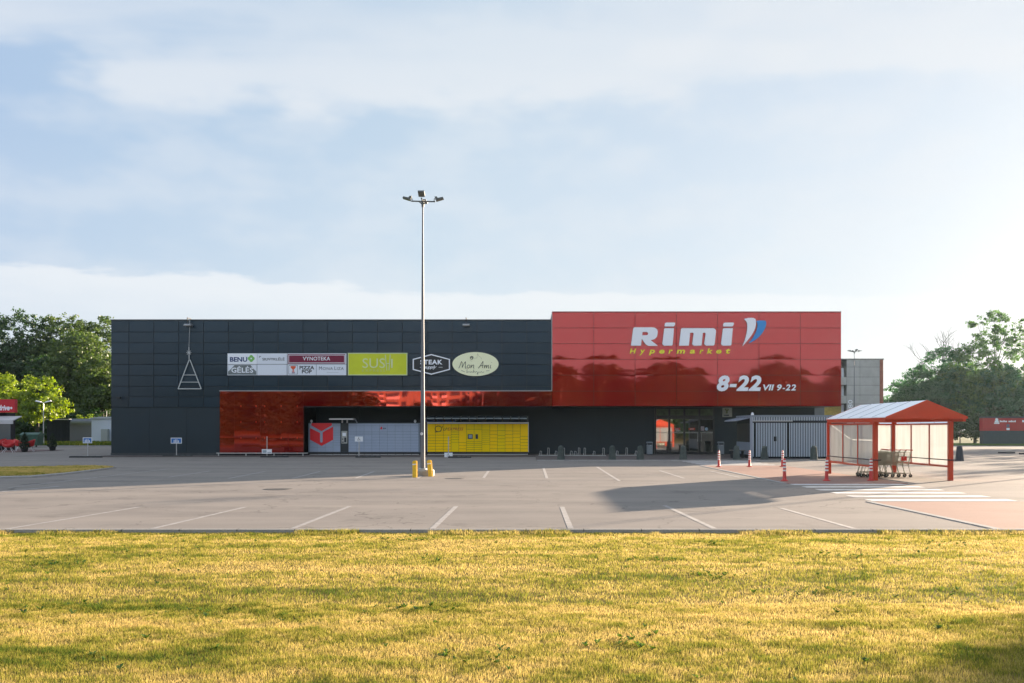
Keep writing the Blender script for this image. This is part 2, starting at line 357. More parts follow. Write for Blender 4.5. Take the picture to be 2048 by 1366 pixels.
m_pave = ground_mat('dark_pavers', (0.10, 0.088, 0.085), (0.14, 0.125, 0.12), 1.5, 30)
m_kerb = ground_mat('kerb_stone', (0.27, 0.265, 0.26), (0.36, 0.35, 0.34), 2, 40)
m_pink = ground_mat('pink_pavers', (0.27, 0.175, 0.145), (0.33, 0.215, 0.175), 1.2, 30, patch=(0.31, 0.21, 0.18))
m_earth = ground_mat('rough_ground', (0.05, 0.07, 0.02), (0.10, 0.10, 0.035), 0.2, 8)
m_lawn = ground_mat('lawn_base', (0.13, 0.10, 0.035), (0.22, 0.16, 0.055), 0.9, 30, rough=0.95)
m_verge = ground_mat('verge_green', (0.05, 0.09, 0.02), (0.10, 0.13, 0.03), 0.8, 20)

def paint_mat():
    m = bpy.data.materials.new('worn_road_paint'); t, b = nodes_of(m); nn = t.nodes.new; lk = t.links.new
    g = nn('ShaderNodeNewGeometry'); a = nn('ShaderNodeTexNoise'); lk(g.outputs['Position'], a.inputs['Vector']); a.inputs['Scale'].default_value = 5; a.inputs['Detail'].default_value = 9; a.inputs['Roughness'].default_value = 0.7
    mr = nn('ShaderNodeMapRange'); lk(a.outputs[0], mr.inputs[0]); mr.inputs[1].default_value = 0.44; mr.inputs[2].default_value = 0.62
    mix = nn('ShaderNodeMixRGB'); lk(mr.outputs[0], mix.inputs[0]); mix.inputs[1].default_value = (0.235, 0.22, 0.212, 1); mix.inputs[2].default_value = (0.33, 0.315, 0.305, 1)
    lk(mix.outputs[0], b.inputs['Base Color']); b.inputs['Roughness'].default_value = 0.8
    return m
m_mark = paint_mat()
m_zebra = mat('zebra_paint', (0.64, 0.63, 0.62), 0.7, var=0.2, vscale=4, c2=(0.38, 0.36, 0.35))

# ------------------------------------------------------------------ ground, roads
def sheet(name, poly, z, m):
    b = MB(); b.add([(x, y, z) for x, y in poly], [tuple(range(len(poly)))]); o = b.build(name, m, fixn=False)
    if o.data.polygons[0].normal.z < 0: o.data.flip_normals()
    return tag(o, kind='structure')
KY = 16.0
sheet('ground', [(-600, -600), (600, -600), (600, 600), (-600, 600)], -0.30, m_earth)
def slab_s(name, poly, z0, z1, m): return tag(MB().slab(poly, z0, z1).build(name, m), kind='structure')
slab_s('asphalt_lot', [(-140, KY + 0.12), (140, KY + 0.12), (140, 110), (-140, 110)], -0.28, 0.0, m_asph)
slab_s('kerb', [(-140, KY), (140, KY), (140, KY + 0.12), (-140, KY + 0.12)], -0.28, 0.012, m_kerb)
slab_s('lawn_soil', [(-140, -160), (140, -160), (140, KY - 0.002), (-140, KY - 0.002)], -0.28, -0.055, m_lawn)
slab_s('pavement', [(0.6, 51.0), (22.6, 51.0), (22.6, 64.5), (-15.0, 64.5), (-27.0, 60.0), (-27.0, 57.6), (0.6, 57.6)], -0.2, 0.05, m_pave)
slab_s('pavement_kerb', [(0.6, 50.86), (22.6, 50.86), (22.6, 50.998), (0.6, 50.998)], -0.2, 0.054, m_kerb)
slab_s('walkway', [(8.4, 29.8), (12.25, 29.8), (12.25, 44.2), (8.4, 44.2)], -0.1, 0.006, m_pink)
slab_s('walkway_near', [(8.3, KY + 0.122), (12.25, KY + 0.122), (12.25, 22.2), (8.3, 22.2)], -0.1, 0.006, m_pink)
slab_s('walkway_edging', [(8.25, 29.8), (8.398, 29.8), (8.398, 44.2), (8.25, 44.2)], -0.1, 0.014, m_kerb)
slab_s('walkway_edging_near', [(8.15, KY + 0.122), (8.298, KY + 0.122), (8.298, 22.2), (8.15, 22.2)], -0.1, 0.014, m_kerb)
slab_s('red_edging', [(8.4, 29.66), (12.25, 29.66), (12.25, 29.798), (8.4, 29.798)], -0.1, 0.012, mat('red_brown_edging', (0.28, 0.09, 0.06), 0.8, var=0.2))
# zebra crossings
def zebra(name, x0, x1, y0, pitch, wd, n):
    b = MB()
    for i in range(n): b.box(x0, x1, y0 + i * pitch, y0 + i * pitch + wd, -0.02, 0.005)
    return tag(b.build(name, m_zebra), kind='structure')
zebra('zebra_crossing', 8.4, 11.95, 22.45, 1.30, 0.55, 6)
zebra('zebra_crossing_far', 8.5, 12.1, 44.7, 1.30, 0.55, 5)
# painted lines
def lines(name, segs, wd=0.105, z=0.004):
    b = MB()
    for (a, c) in segs:
        p = Vector(G(*a)); q = Vector(G(*c)); d = (q - p).normalized(); n = Vector((-d.y, d.x)) * wd / 2
        b.add([(p.x - n.x, p.y - n.y, z), (p.x + n.x, p.y + n.y, z), (q.x + n.x, q.y + n.y, z), (q.x - n.x, q.y - n.y, z)], [(0, 1, 2, 3)])
    return tag(b.build(name, m_mark), kind='structure')
lines('parking_lines', [((15, 1058), (280, 1014)), ((305, 1057.5), (492, 1014)), ((585, 1057.5), (700, 1012.5)), ((865, 1057.5), (912.5, 1012.5)), ((1141.5, 1057.5), (1124, 1014)), ((1429, 1057.5), (1329, 1011)), ((1709, 1057.5), (1560, 1016)),
      ((967, 956), (977, 942)), ((1094, 957), (1087, 936)), ((1239, 962), (1194, 934)), ((1369, 957), (1319, 941)), ((1480, 955), (1420, 942)), ((835, 957), (856, 943)), ((710, 957), (748, 943)), ((585, 957), (640, 943)), ((457, 957), (530, 943)), ((335, 955), (420, 942)),
      ((15, 976), (340, 937.5)), ((265, 966), (440, 961.5)), ((90, 954), (335, 955.2)), ((370, 932.5), (420, 933)), ((310, 931.5), (330, 931.5)),
      ((1920, 934), (1962, 934.4)), ((1950, 943.4), (2080, 958)), ((1800, 938.5), (1900, 949.5)), ((1900, 925), (2080, 933)),
      ((10, 912.5), (105, 905.5)), ((105, 905.2), (222, 903.2)), ((45, 921), (75, 920)), ((120, 919), (132, 918.5))])
lines('lane_line', [((0, 984), (120, 972.5))], wd=0.18)
# utility covers and repairs in the asphalt
def cover(px, py, r, label, k=1.0):
    x, y = G(px, py)
    b = MB(); b.lathe((x, y, 0), [(r, -0.02), (r, 0.006)], 24); b.lathe((x, y, 0), [(r * 0.82, 0.0), (r * 0.8, 0.010)], 24)
    return tag(b.build('manhole_cover', mat('cast_iron', (0.045, 0.042, 0.04), 0.7, var=0.4, vscale=10)), label, 'manhole cover')
cover(556, 978.5, 0.42, 'round dark iron cover in the sunlit asphalt left of the lamp post')
cover(910, 957, 0.36, 'small dark iron cover just right of the yellow lamp guards')
# grass island
isl = [G(*p) for p in [(-120, 958), (60, 954), (130, 948), (190, 941), (228, 936.5), (190, 935), (90, 936.5), (0, 938), (-120, 941)]]
slab_s('grass_island', isl, -0.1, 0.05, m_lawn)
slab_s('island_kerb', [( (x - (-25)) * 1.0 + -25, y) for x, y in [G(*p) for p in [(-120, 960.5), (62, 956), (132, 949.6), (192, 942.2), (232, 936.6), (190, 941.1), (130, 948.1), (60, 954.1), (-120, 958.1)]]], -0.1, 0.06, m_kerb)
slab_s('left_verge', [(-75, 92), (-26.5, 92), (-26.5, 109.9), (-75, 109.9)], -0.1, 0.10, m_verge)
slab_s('left_verge_kerb', [(-75, 91.8), (-26.5, 91.8), (-26.5, 91.998), (-75, 91.998)], -0.1, 0.12, m_kerb)
slab_s('terrace_paving', [(-60, 70), (-38.2, 70), (-38.2, 76.5), (-44, 80), (-60, 80)], -0.1, 0.03, mat('terrace_red_paving', (0.13, 0.075, 0.07), 0.8, var=0.2))
slab_s('right_verge', [(44, 98), (120, 94), (120, 109.8), (44, 109.8)], -0.1, 0.08, m_verge)

# ------------------------------------------------------------------ supermarket building
S0 = F / 60.0
def fx(px): return (px - VX) / S0
def fz(py): return EYE + (VY - py) / S0
XL, XR, XM, XB = fx(222), 19.8, fx(1104), fx(1680.5)
ZT, ZB, ZBT = fz(641), fz(812.5), fz(625)
RX0, RX1 = fx(441), fx(608); ZBAND = fz(782.5)
RY = 63.5
bld = empty('supermarket_building', (0, 60, 0), 'long low supermarket clad in anthracite and glossy red panels across the car park', 'supermarket')
# body shell (dark): left block full height, upper part over the entrance recess, rear block
b = MB()
b.box(XL + 0.03, RX1, 60.06, 122, 0, ZT - 0.02)
b.box(RX1, XR, 60.06, RY - 0.004, ZB + 0.02, ZT - 0.02)
b.box(RX1, XR, RY, 122, 0.0, ZT - 0.02)
b.build('wall', m_dark2, bld)
# lower plain wall panels with faint joints
def cladding(name, xs, zs, y, m, back, parent, gap=0.022, bow=0.0008, tilt=0.0, wave=0.0, nx=6, nz=5, th=0.03, seed=1, skip=None):
    rg = random.Random(seed); vs = []; fs = []; mi = []; tone = []
    for i in range(len(xs) - 1):
        for j in range(len(zs) - 1):
            if skip and skip(i, j): continue
            x0, x1, z0, z1 = xs[i] + gap / 2, xs[i + 1] - gap / 2, zs[j] + gap / 2, zs[j + 1] - gap / 2
            bx, bz = bow * rg.uniform(0.5, 1.5), bow * rg.uniform(0.5, 1.5)
            tx, tz = rg.uniform(-tilt, tilt), rg.uniform(-tilt, tilt)
            ph = [rg.uniform(0, 6.28) for _ in range(4)]
            base = len(vs)
            for q in range(nz + 1):
                for p in range(nx + 1):
                    u, v = p / nx, q / nz
                    X_, Z_ = x0 + (x1 - x0) * u, z0 + (z1 - z0) * v
                    d = bx * (1 - (2 * u - 1) ** 2) + bz * (1 - (2 * v - 1) ** 2) + tx * (u - .5) * (x1 - x0) + tz * (v - .5) * (z1 - z0)
                    d += wave * (math.sin(X_ * 1.7 + ph[0]) * 0.5 + math.sin(X_ * 4.1 + ph[1]) * 0.25 + math.sin(Z_ * 2.3 + ph[2] + X_) * 0.35)
                    vs.append((X_, y - d, Z_))
            for q in range(nz):
                for p in range(nx):
                    a = base + q * (nx + 1) + p; fs.append((a, a + 1, a + nx + 2, a + nx + 1)); mi.append(0)
            # returned edges
            ring = [base + p for p in range(nx + 1)] + [base + q * (nx + 1) + nx for q in range(1, nz + 1)] + [base + nz * (nx + 1) + p for p in range(nx - 1, -1, -1)] + [base + q * (nx + 1) for q in range(nz - 1, 0, -1)]
            nb = len(vs)
            for r_ in ring: vs.append((vs[r_][0], y + th, vs[r_][2]))
            k = len(ring)
            for r_ in range(k): fs.append((ring[r_], nb + r_, nb + (r_ + 1) % k, ring[(r_ + 1) % k])); mi.append(1)
            tone += [rg.random()] * (len(vs) - base)
    me = bpy.data.meshes.new(name); me.from_pydata(vs, [], fs); me.materials.append(m); me.materials.append(back)
    me.polygons.foreach_set('material_index', mi)
    me.polygons.foreach_set('use_smooth', [k_ == 0 for k_ in mi]); at = me.attributes.new('tone', 'FLOAT', 'POINT'); at.data.foreach_set('value', tone); me.update()
    me.set_sharp_from_angle(angle=R(40))
    return link(name, me, parent)
xs = [XL] + [fx(258 + 49.72 * k) for k in range(17)] + [XM - 0.02]
zs = [fz(815), fz(794)] + [fz(772.8 - 21.75 * k) for k in range(6)] + [ZT]
b = MB()
b.box(XL + 0.02, XM - 0.02, 60.031, 60.055, fz(815), ZT - 0.01); b.build('joint_backing', m_joint, bld)
cladding('grey_cladding', xs, zs, 60.0, m_dark, m_joint, bld, gap=0.034, bow=0.0012, tilt=0.002, wave=0.0006, nx=5, nz=4, seed=3)
# thin dark parapet capping
b = MB(); b.box(XL - 0.02, XM - 0.025, 59.96, 60.3, ZT + 0.002, ZT + 0.07)
b.box(XL - 0.02, XL + 0.28, 60.302, 122, ZT + 0.002, ZT + 0.07); b.build('parapet_capping', mat('capping_metal', (0.05, 0.06, 0.07), 0.4, metal=0.3), bld)
b = MB(); b.box(XL, XL + 0.028, 60.035, 122, 0.02, ZT - 0.01); b.build('side_cladding', m_dark, bld)
# lower wall faint joints
b = MB()
xs2 = [XL, fx(298), fx(373), RX0 - 0.01]; zs2 = [0.06, fz(876), fz(846), fz(815.6)]
cladding('lower_wall_panels', xs2, zs2, 60.03, m_dark2, m_joint, bld, gap=0.010, bow=0.0005, nx=2, nz=2, th=0.02, seed=5)
b = MB(); b.box(XL - 0.03, RX0 - 0.02, 60.005, 60.055, 0.05, 0.2); b.build('plinth', mat('plinth_grey', (0.05, 0.055, 0.06), 0.8, var=0.2), bld)
# recess wall panels
xr = [RX1 + 0.01, fx(700), fx(800), -3.0, 1.6, 4.8, 8.78]
xr = sorted(xr)
cladding('recess_wall_panels', xr, [0.06, 1.15, 2.2, ZB], RY - 0.05, m_dark2, m_joint, bld, gap=0.010, bow=0.0004, nx=2, nz=2, th=0.04, seed=8)
cladding('recess_wall_panels', [12.95, 15.5, XR], [0.06, 1.6, ZB], RY - 0.05, m_dark2, m_joint, bld, gap=0.010, bow=0.0004, nx=2, nz=2, th=0.04, seed=9)
b = MB(); b.box(RX1 + 0.0, XR, 60.0, RY, ZB + 0.0, ZB + 0.018); b.build('soffit', m_dark2, bld)
# red column + band
YR = 59.85
xc = [RX0, fx(483), fx(522), fx(563), RX1]; zc_ = [0.16, fz(876), fz(844), fz(812.5)]
b = MB(); b.box(RX0 + 0.02, RX1 - 0.01, YR + 0.031, 60.02, 0.12, ZBAND - 0.01); b.box(RX1 - 0.01, XM, YR + 0.031, 60.02, ZB - 0.0, ZBAND - 0.01)
b.box(RX1 - 0.01, RX1, 60.02, RY, 0.06, ZB); b.build('red_panel_backing', m_redj, bld)
cladding('red_column_cladding', [RX0, fx(470), fx(522), fx(563), RX1], zc_ + [ZBAND], YR, m_red2, m_redj, bld, gap=0.006, bow=0.0022, tilt=0.005, wave=0.0022, nx=14, nz=12, seed=12)
cladding('red_band_cladding', [RX1] + [fx(608 + (1104 - 608) / 9 * k) for k in range(1, 9)] + [XM], [ZB, ZBAND], YR, m_red2, m_redj, bld, gap=0.006, bow=0.002, tilt=0.005, wave=0.004, nx=18, nz=6, seed=21)
b = MB()
b.box(RX0 - 0.03, XM - 0.032, YR - 0.02, 59.99, ZBAND + 0.002, ZBAND + 0.035)
b.box(XM - 0.03, XM, YR - 0.02, 59.99, ZBAND + 0.002, ZBT)
b.build('silver_edge_trim', m_trim, bld)
# red box
xb = [XM + 0.002] + [fx(1187.3 + 82.35 * k) for k in range(6)] + [XB]
zb = [ZB, fz(782.5), fz(750.5), fz(719), fz(687.7), fz(656.4), ZBT]
b = MB(); b.box(XM + 0.02, XB - 0.02, YR + 0.031, 60.055, ZB + 0.01, ZBT - 0.02); b.box(XM + 0.02, XB - 0.02, 60.055, 66, ZT + 0.0, ZBT - 0.02)
b.box(XR, XB - 0.02, 60.055, 66, ZB + 0.01, ZT); b.build('red_box_frame', m_redj, bld)
cladding('red_box_cladding', xb, zb, YR, m_red, m_redj, bld, gap=0.026, bow=0.0013, tilt=0.0016, wave=0.0004, nx=14, nz=10, seed=31)
b = MB(); b.box(XB - 0.018, XB, YR, 66, ZB, ZBT); b.build('red_box_side', m_red, bld)
b = MB(); b.box(XM, XB + 0.01, YR - 0.015, 66, ZBT + 0.002, ZBT + 0.05); b.build('red_box_capping', mat('red_capping', (0.22, 0.05, 0.05), 0.4), bld)
# little clips on the red column
b = MB()
for cx in (483, 513.5, 530.5, 563.5, 595.5):
    for cz in (812.5, 844, 876, 906):
        MB().box(fx(cx) - 0.02, fx(cx) + 0.03, YR - 0.012, YR + 0.002, fz(cz) - 0.05, fz(cz) + 0.05).build('panel_clip', m_redpaint, bld)
# roof
b = MB(); b.box(XL + 0.3, XM - 0.05, 60.31, 121.7, ZT - 0.018, ZT + 0.02); b.build('roof', mat('roof_felt', (0.10, 0.10, 0.10), 0.9), bld)
b = MB(); b.lathe((*P(783, 641, 75)[:2], ZT), [(0.5, 0), (0.5, 0.28), (0.42, 0.42), (0.2, 0.52), (0.01, 0.54)], 18); b.build('roof_vent', m_galv, bld, smooth=True)
# entrance: glazed screen
ent = bld
dx = [P(v, 0, RY)[0] for v in (1310, 1338, 1368, 1398, 1427)]
ztr = P(0, 831, RY)[2]; ztop = ZB - 0.02; zb0 = 0.08
b = MB()
for i, x in enumerate(dx):
    hw = 0.055 if i in (0, 4) else 0.07
    b.box(x - hw, x + hw, RY - 0.16, RY - 0.06, 0.052, ztop)
for i in range(4):
    x0, x1 = dx[i] + 0.07, dx[i + 1] - 0.07
    b.box(x0 + 0.001, x1 - 0.001, RY - 0.155, RY - 0.065, ztop - 0.09, ztop); b.box(x0 + 0.001, x1 - 0.001, RY - 0.155, RY - 0.065, ztr - 0.25, ztr); b.box(x0 + 0.001, x1 - 0.001, RY - 0.155, RY - 0.065, 0.052, 0.17)
b.build('entrance_frame', m_frame, bld)
m_blind = mat('transom_inside', (0.20, 0.24, 0.13), 0.5, var=0.3, vscale=2.0)
m_lobby = mat('lobby_dark', (0.05, 0.05, 0.045), 0.7, var=0.3)
for i in range(4):
    x0, x1 = dx[i] + 0.07, dx[i + 1] - 0.07
    d_ = MB().box(x0, x1, RY - 0.125, RY - 0.110, 0.17, ztr - 0.25).build('glass_door', m_glass, bld)
    MB().box(x0, x1, RY - 0.128, RY - 0.1255, 1.42, 1.50).build('door_sticker_band', mat('frosted_band', (0.35, 0.36, 0.34), 0.6), d_) if False else None
    q = MB()
    for k in range(12):
        xx = x0 + (x1 - x0) * (k + 0.3) / 12; q.box(xx, xx + (x1 - x0) * 0.035, RY - 0.129, RY - 0.1262, 1.46, 1.56)
    q.build('safety_marks', mat('frosted_marks', (0.45, 0.46, 0.44), 0.6), d_)
    if i in (1, 2):
        xc0 = (x0 + x1) / 2
        MB().box(xc0 - 0.22, xc0 + 0.22, RY - 0.1295, RY - 0.1262, 1.68, 1.82).build('red_sticker', m_redpaint, d_)
        MB().box(xc0 - 0.13, xc0 + 0.13, RY - 0.132, RY - 0.130, 1.735, 1.765).build('sticker_bar', m_white, d_)
    if i == 3:
        MB().box(x0 + 0.03, x0 + 0.26, RY - 0.1295, RY - 0.1262, 1.64, 1.93).build('notice_sheet', mat('notice', (0.45, 0.40, 0.42), 0.7, var=0.4, vscale=14), d_)
        q = MB(); xc0 = x0 + 0.42
        n = 16; vs = [(xc0 + 0.11 * math.cos(t * 6.2832 / n), RY - 0.129, 1.75 + 0.11 * math.sin(t * 6.2832 / n)) for t in range(n)]
        q.add(vs, [tuple(range(n))]).build('round_blue_sticker', mat('pale_blue', (0.35, 0.52, 0.68), 0.5), d_)
    MB().box(x0 + (0.04 if i % 2 else x1 - x0 - 0.06), x0 + (0.06 if i % 2 else x1 - x0 - 0.04), RY - 0.19, RY - 0.17, 0.9, 1.5).build('door_handle', m_galv, d_)
    MB().box(x0, x1, RY - 0.12, RY - 0.10, ztr, ztop - 0.09).build('transom_pane', [mat('transom_glass', (0.075, 0.11, 0.06), 0.5, spec=0.4, var=0.5, vscale=3)], bld)
# wall downlights / floodlights
def wall_flood(px, py, label, flip=1):
    x, z = fx(px), fz(py)
    t = empty('wall_floodlight', (x, 59.95, z), label, 'floodlight', 'floodlights on the anthracite facade')
    b = MB(); b.prismx([(59.93, z + 0.05), (59.62, z + 0.10), (59.45, z + 0.02), (59.47, z - 0.05), (59.65, z - 0.02), (59.93, z - 0.06)], x - 0.22, x + 0.22); b.build('lamp_body', m_galv, t)
    MB().box(x - 0.02, x + 0.02, 59.5, 59.55, z + 0.09, ZT + 0.1).build('hanger', m_black, t)
    MB().box(x - 0.02, x + 0.02, 59.5, 60.2, ZT + 0.10, ZT + 0.14).build('bracket', m_black, t)
wall_flood(380, 652, 'small floodlight above the metal tree decoration on the dark facade')
wall_flood(933, 652, 'small floodlight above the oval bakery sign on the dark facade')
t = empty('security_camera', (fx(240), 60, fz(795)), 'small black security camera near the left corner of the dark facade', 'camera')
b = MB(); b.tube((fx(240), 59.99, fz(795)), (fx(240), 59.85, fz(796)), 0.03); b.build('mount', m_black, t)
MB().box(fx(237), fx(244), 59.68, 59.85, fz(797.5), fz(794)).build('housing', m_black, t)

# ------------------------------------------------------------------ signs on the facade
YS = 59.90
def board(px0, px1, py0, py1, name, label, m, y=YS, th=0.09, frame=None, cat='sign', group=None):
    x0, x1, z0, z1 = fx(px0), fx(px1), fz(py1), fz(py0)
    t = empty(name, ((x0 + x1) / 2, y, z0), label, cat, group)
    MB().box(x0, x1, y, y + th, z0, z1).build('panel', m, t)
    if frame:
        fm, w_ = frame; b = MB()
        b.box(x0, x1, y - 0.012, y - 0.001, z0, z0 + w_); b.box(x0, x1, y - 0.012, y - 0.001, z1 - w_, z1)
        b.box(x0, x0 + w_, y - 0.012, y - 0.001, z0 + w_, z1 - w_); b.box(x1 - w_, x1, y - 0.012, y - 0.001, z0 + w_, z1 - w_)
        b.build('frame', fm, t)
    return t
def T(s, a, b_, c, d, m, t, y=YS, **k): return text(s, fx(a), fx(b_), fz(d), fz(c), y - 0.002, m, 'lettering', t, **k)
GS = 'shop signs on the dark facade'
m_navy = mat('navy_print', (0.012, 0.05, 0.17), 0.5); m_grn = mat('green_print', (0.20, 0.52, 0.12), 0.5)
m_ink = mat('ink_black', (0.015, 0.02, 0.03), 0.5); m_inkg = mat('ink_grey', (0.05, 0.07, 0.10), 0.5)
m_silver = mat('sign_white_silver', (0.74, 0.79, 0.88), 0.4)
t = board(456, 514.6, 707, 728.2, 'shop_sign', 'white sign with navy capitals and a green four-leaf cross above the grey flower sign', m_whites, group=GS)
T('BENU', 460.8, 495.5, 714.3, 723.8, m_navy, t, bold=0.03)
cx, cz = fx(503.4), fz(717.2); r_ = 0.115
q = []
for k in range(48):
    a = k * 2 * math.pi / 48; rr = 0.215 * (0.80 + 0.25 * abs(math.cos(2 * a))) ; q.append((cx + rr * math.cos(a), cz + rr * math.sin(a)))
shape([q, [(cx + 0.06 * math.cos(k) , cz + 0.06 * math.sin(k)) for k in (0, 1.2, 2.4, 3.6, 4.8)]], YS - 0.002, m_grn, 'clover_logo', t)
t = board(515.4, 574.6, 707, 728.2, 'shop_sign', 'white sign reading SIUVYKLĖLĖ in small dark capitals', m_silver, group=GS)
T('SIUVYKLĖLĖ', 525.6, 570.3, 714.4, 721.2, m_ink, t, bold=0.012)
b = MB(); b.box(fx(520), fx(523), YS - 0.004, YS - 0.001, fz(713.6), fz(712.6)); b.box(fx(519.6), fx(520.3), YS - 0.004, YS - 0.001, fz(716), fz(712)); b.build('small_mark', m_ink, t)
t = board(456, 514.6, 729.2, 750.6, 'shop_sign', 'grey flower-shop sign with white capitals below the clover-cross sign', mat('grey_photo_print', (0.16, 0.19, 0.20), 0.5, var=0.35, vscale=4), group=GS, frame=(m_silver, 0.03))
T('GĖLĖS', 463.8, 507.2, 732.2, 745.6, m_whites, t, bold=0.02)
shape([[(fx(457.4), fz(730.4)), (fx(470), fz(730.4)), (fx(463), fz(738)), (fx(457.4), fz(743))]], YS - 0.0015, m_silver, 'pale_corner', t)
shape([[(fx(502), fz(730.4)), (fx(513.4), fz(730.4)), (fx(513.4), fz(743)), (fx(508), fz(738))]], YS - 0.0015, m_silver, 'pale_corner', t)
t = board(515.4, 574.2, 729.2, 750.6, 'shop_sign', 'blank pale sign panel with no writing, among the lettered ones', m_silver, group=GS)
t = board(575.6, 693.2, 707, 728.4, 'shop_sign', 'wide burgundy wine-shop sign with white capitals and double border', m_silver, group=GS)
m_burg = mat('burgundy', (0.20, 0.02, 0.055), 0.4, spec=0.2)
MB().box(fx(576.4), fx(691), YS - 0.008, YS - 0.002, fz(727.6), fz(708.4)).build('burgundy_field', m_burg, t)
b = MB()
for (a, c_, d, e) in ((578, 690, 710, 710.9), (578, 690, 725.3, 726.2), (578, 578.9, 710.9, 725.3), (689.1, 690, 710.9, 725.3)):
    b.box(fx(a), fx(c_), YS - 0.012, YS - 0.0085, fz(e), fz(d))
b.build('border_line', m_whites, t)
T('VYNOTEKA', 606.6, 661, 713.6, 721.2, m_whites, t, y=YS - 0.007, bold=0.012, space=1.05)
t = board(575.6, 632.6, 729.2, 750.6, 'shop_sign', 'white sign reading PIZZA POP beside a small orange cup emblem', m_silver, group=GS)
T('PIZZA\nPOP', 599.8, 629.2, 732, 747, m_ink, t, bold=0.025, align='CENTER', line=0.82)
b = MB()
for (a, c_, d, e) in ((578, 596.2, 730.6, 731.3), (578, 596.2, 748, 748.7), (578, 578.7, 731.3, 748), (595.5, 596.2, 731.3, 748)): b.box(fx(a), fx(c_), YS - 0.006, YS - 0.001, fz(e), fz(d))
b.build('emblem_frame', m_inkg, t)
m_or = mat('orange_print', (0.70, 0.10, 0.03), 0.5)
shape([smoothloop([(fx(582.4), fz(732.6)), (fx(592), fz(732.6)), (fx(591.5), fz(736)), (fx(588.6), fz(739)), (fx(588), fz(741.5)), (fx(590.3), fz(743.4)), (fx(584), fz(743.4)), (fx(586.3), fz(741.5)), (fx(585.8), fz(739)), (fx(582.8), fz(736))], 2)], YS - 0.002, m_or, 'cup_emblem', t)
MB().box(fx(584.5), fx(590.5), YS - 0.006, YS - 0.001, fz(746.6), fz(745)).build('emblem_caption', m_burg, t)
t = board(633.6, 693.2, 729.2, 750.6, 'shop_sign', 'white sign reading Mona Liza in thin spaced grey capitals', m_silver, group=GS)
text('M', fx(638.8), fx(644.6), fz(740), fz(733.2), YS - 0.002, m_inkg, 'lettering', t); T('ONA', 646.2, 666.6, 734.6, 740, m_inkg, t, space=1.1)
T('L', 669.6, 673.2, 733.2, 740, m_inkg, t); T('IZA', 674.8, 688, 734.6, 740, m_inkg, t, space=1.1)
MB().box(fx(654), fx(678), YS - 0.004, YS - 0.001, fz(745.1), fz(744.8)).build('thin_rule', m_inkg, t)
t = board(696.3, 815, 706, 750.8, 'shop_sign', 'large lime green sushi sign with white lettering and chopsticks', mat('lime_print', (0.60, 0.66, 0.04), 0.45, spec=0.2, var=0.08, vscale=0.8), group=GS, frame=(mat('pale_lime_frame', (0.62, 0.72, 0.50), 0.5), 0.045))
m_lime_t = mat('pale_lime_letters', (0.68, 0.76, 0.46), 0.5)
T('SUS', 725.6, 770.4, 717, 736, m_lime_t, t, bold=-0.004)
T('I', 782.6, 785.6, 718, 735.8, m_lime_t, t, bold=0.02)
T('EXPRESS', 724.6, 770.5, 738.8, 743.6, mat('lime_letters_soft', (0.55, 0.63, 0.22), 0.5), t, space=1.25)
b = MB()
for (a, c_, d, e) in ((771.3, 710, 774.2, 741), (781, 709.5, 778.6, 741)): b.tube((fx(a), YS - 0.02, fz(c_)), (fx(d), YS - 0.02, fz(e)), 0.032, 0.026, 6)
b.tube((fx(772.6), YS - 0.02, fz(727)), (fx(781), YS - 0.02, fz(727.6)), 0.02, 0.02, 6)
b.build('chopstick_emblem', m_lime_t, t)
# steak sign
hexo = [(863, 708.4), (900.3, 718.2), (900.3, 739.8), (863, 749.6), (825.8, 739.8), (825.8, 718.2)]
hexi = [(863, 710.6), (898, 719.8), (898, 738.2), (863, 747.4), (828, 738.2), (828, 719.8)]
t = empty('shop_sign', (fx(863), YS, fz(750)), 'black hexagonal steak sign with white outline, partly behind the lamp post', 'sign', GS)
MB().prism([(fx(a), fz(c_)) for a, c_ in [(863, 707.6), (901, 717.8), (901, 740.2), (863, 750.4), (825, 740.2), (825, 717.8)]], YS, YS + 0.09).build('panel', m_blacksign, t)
shape([[(fx(a), fz(c_)) for a, c_ in hexo], [(fx(a), fz(c_)) for a, c_ in hexi]], YS - 0.001, m_whites, 'outline', t)
T('STEAK', 840.8, 885.2, 719.6, 729.2, m_whites, t, bold=0.035, space=1.12)
T('supply', 848.5, 873.5, 731.0, 739.4, m_whites, t, shear=0.45, bold=0.012, space=0.9)
for a_, c_ in ((840, 846.5), (877.5, 885.5)): MB().box(fx(a_), fx(c_), YS - 0.006, YS - 0.001, fz(735), fz(734.4)).build('dash', m_whites, t)
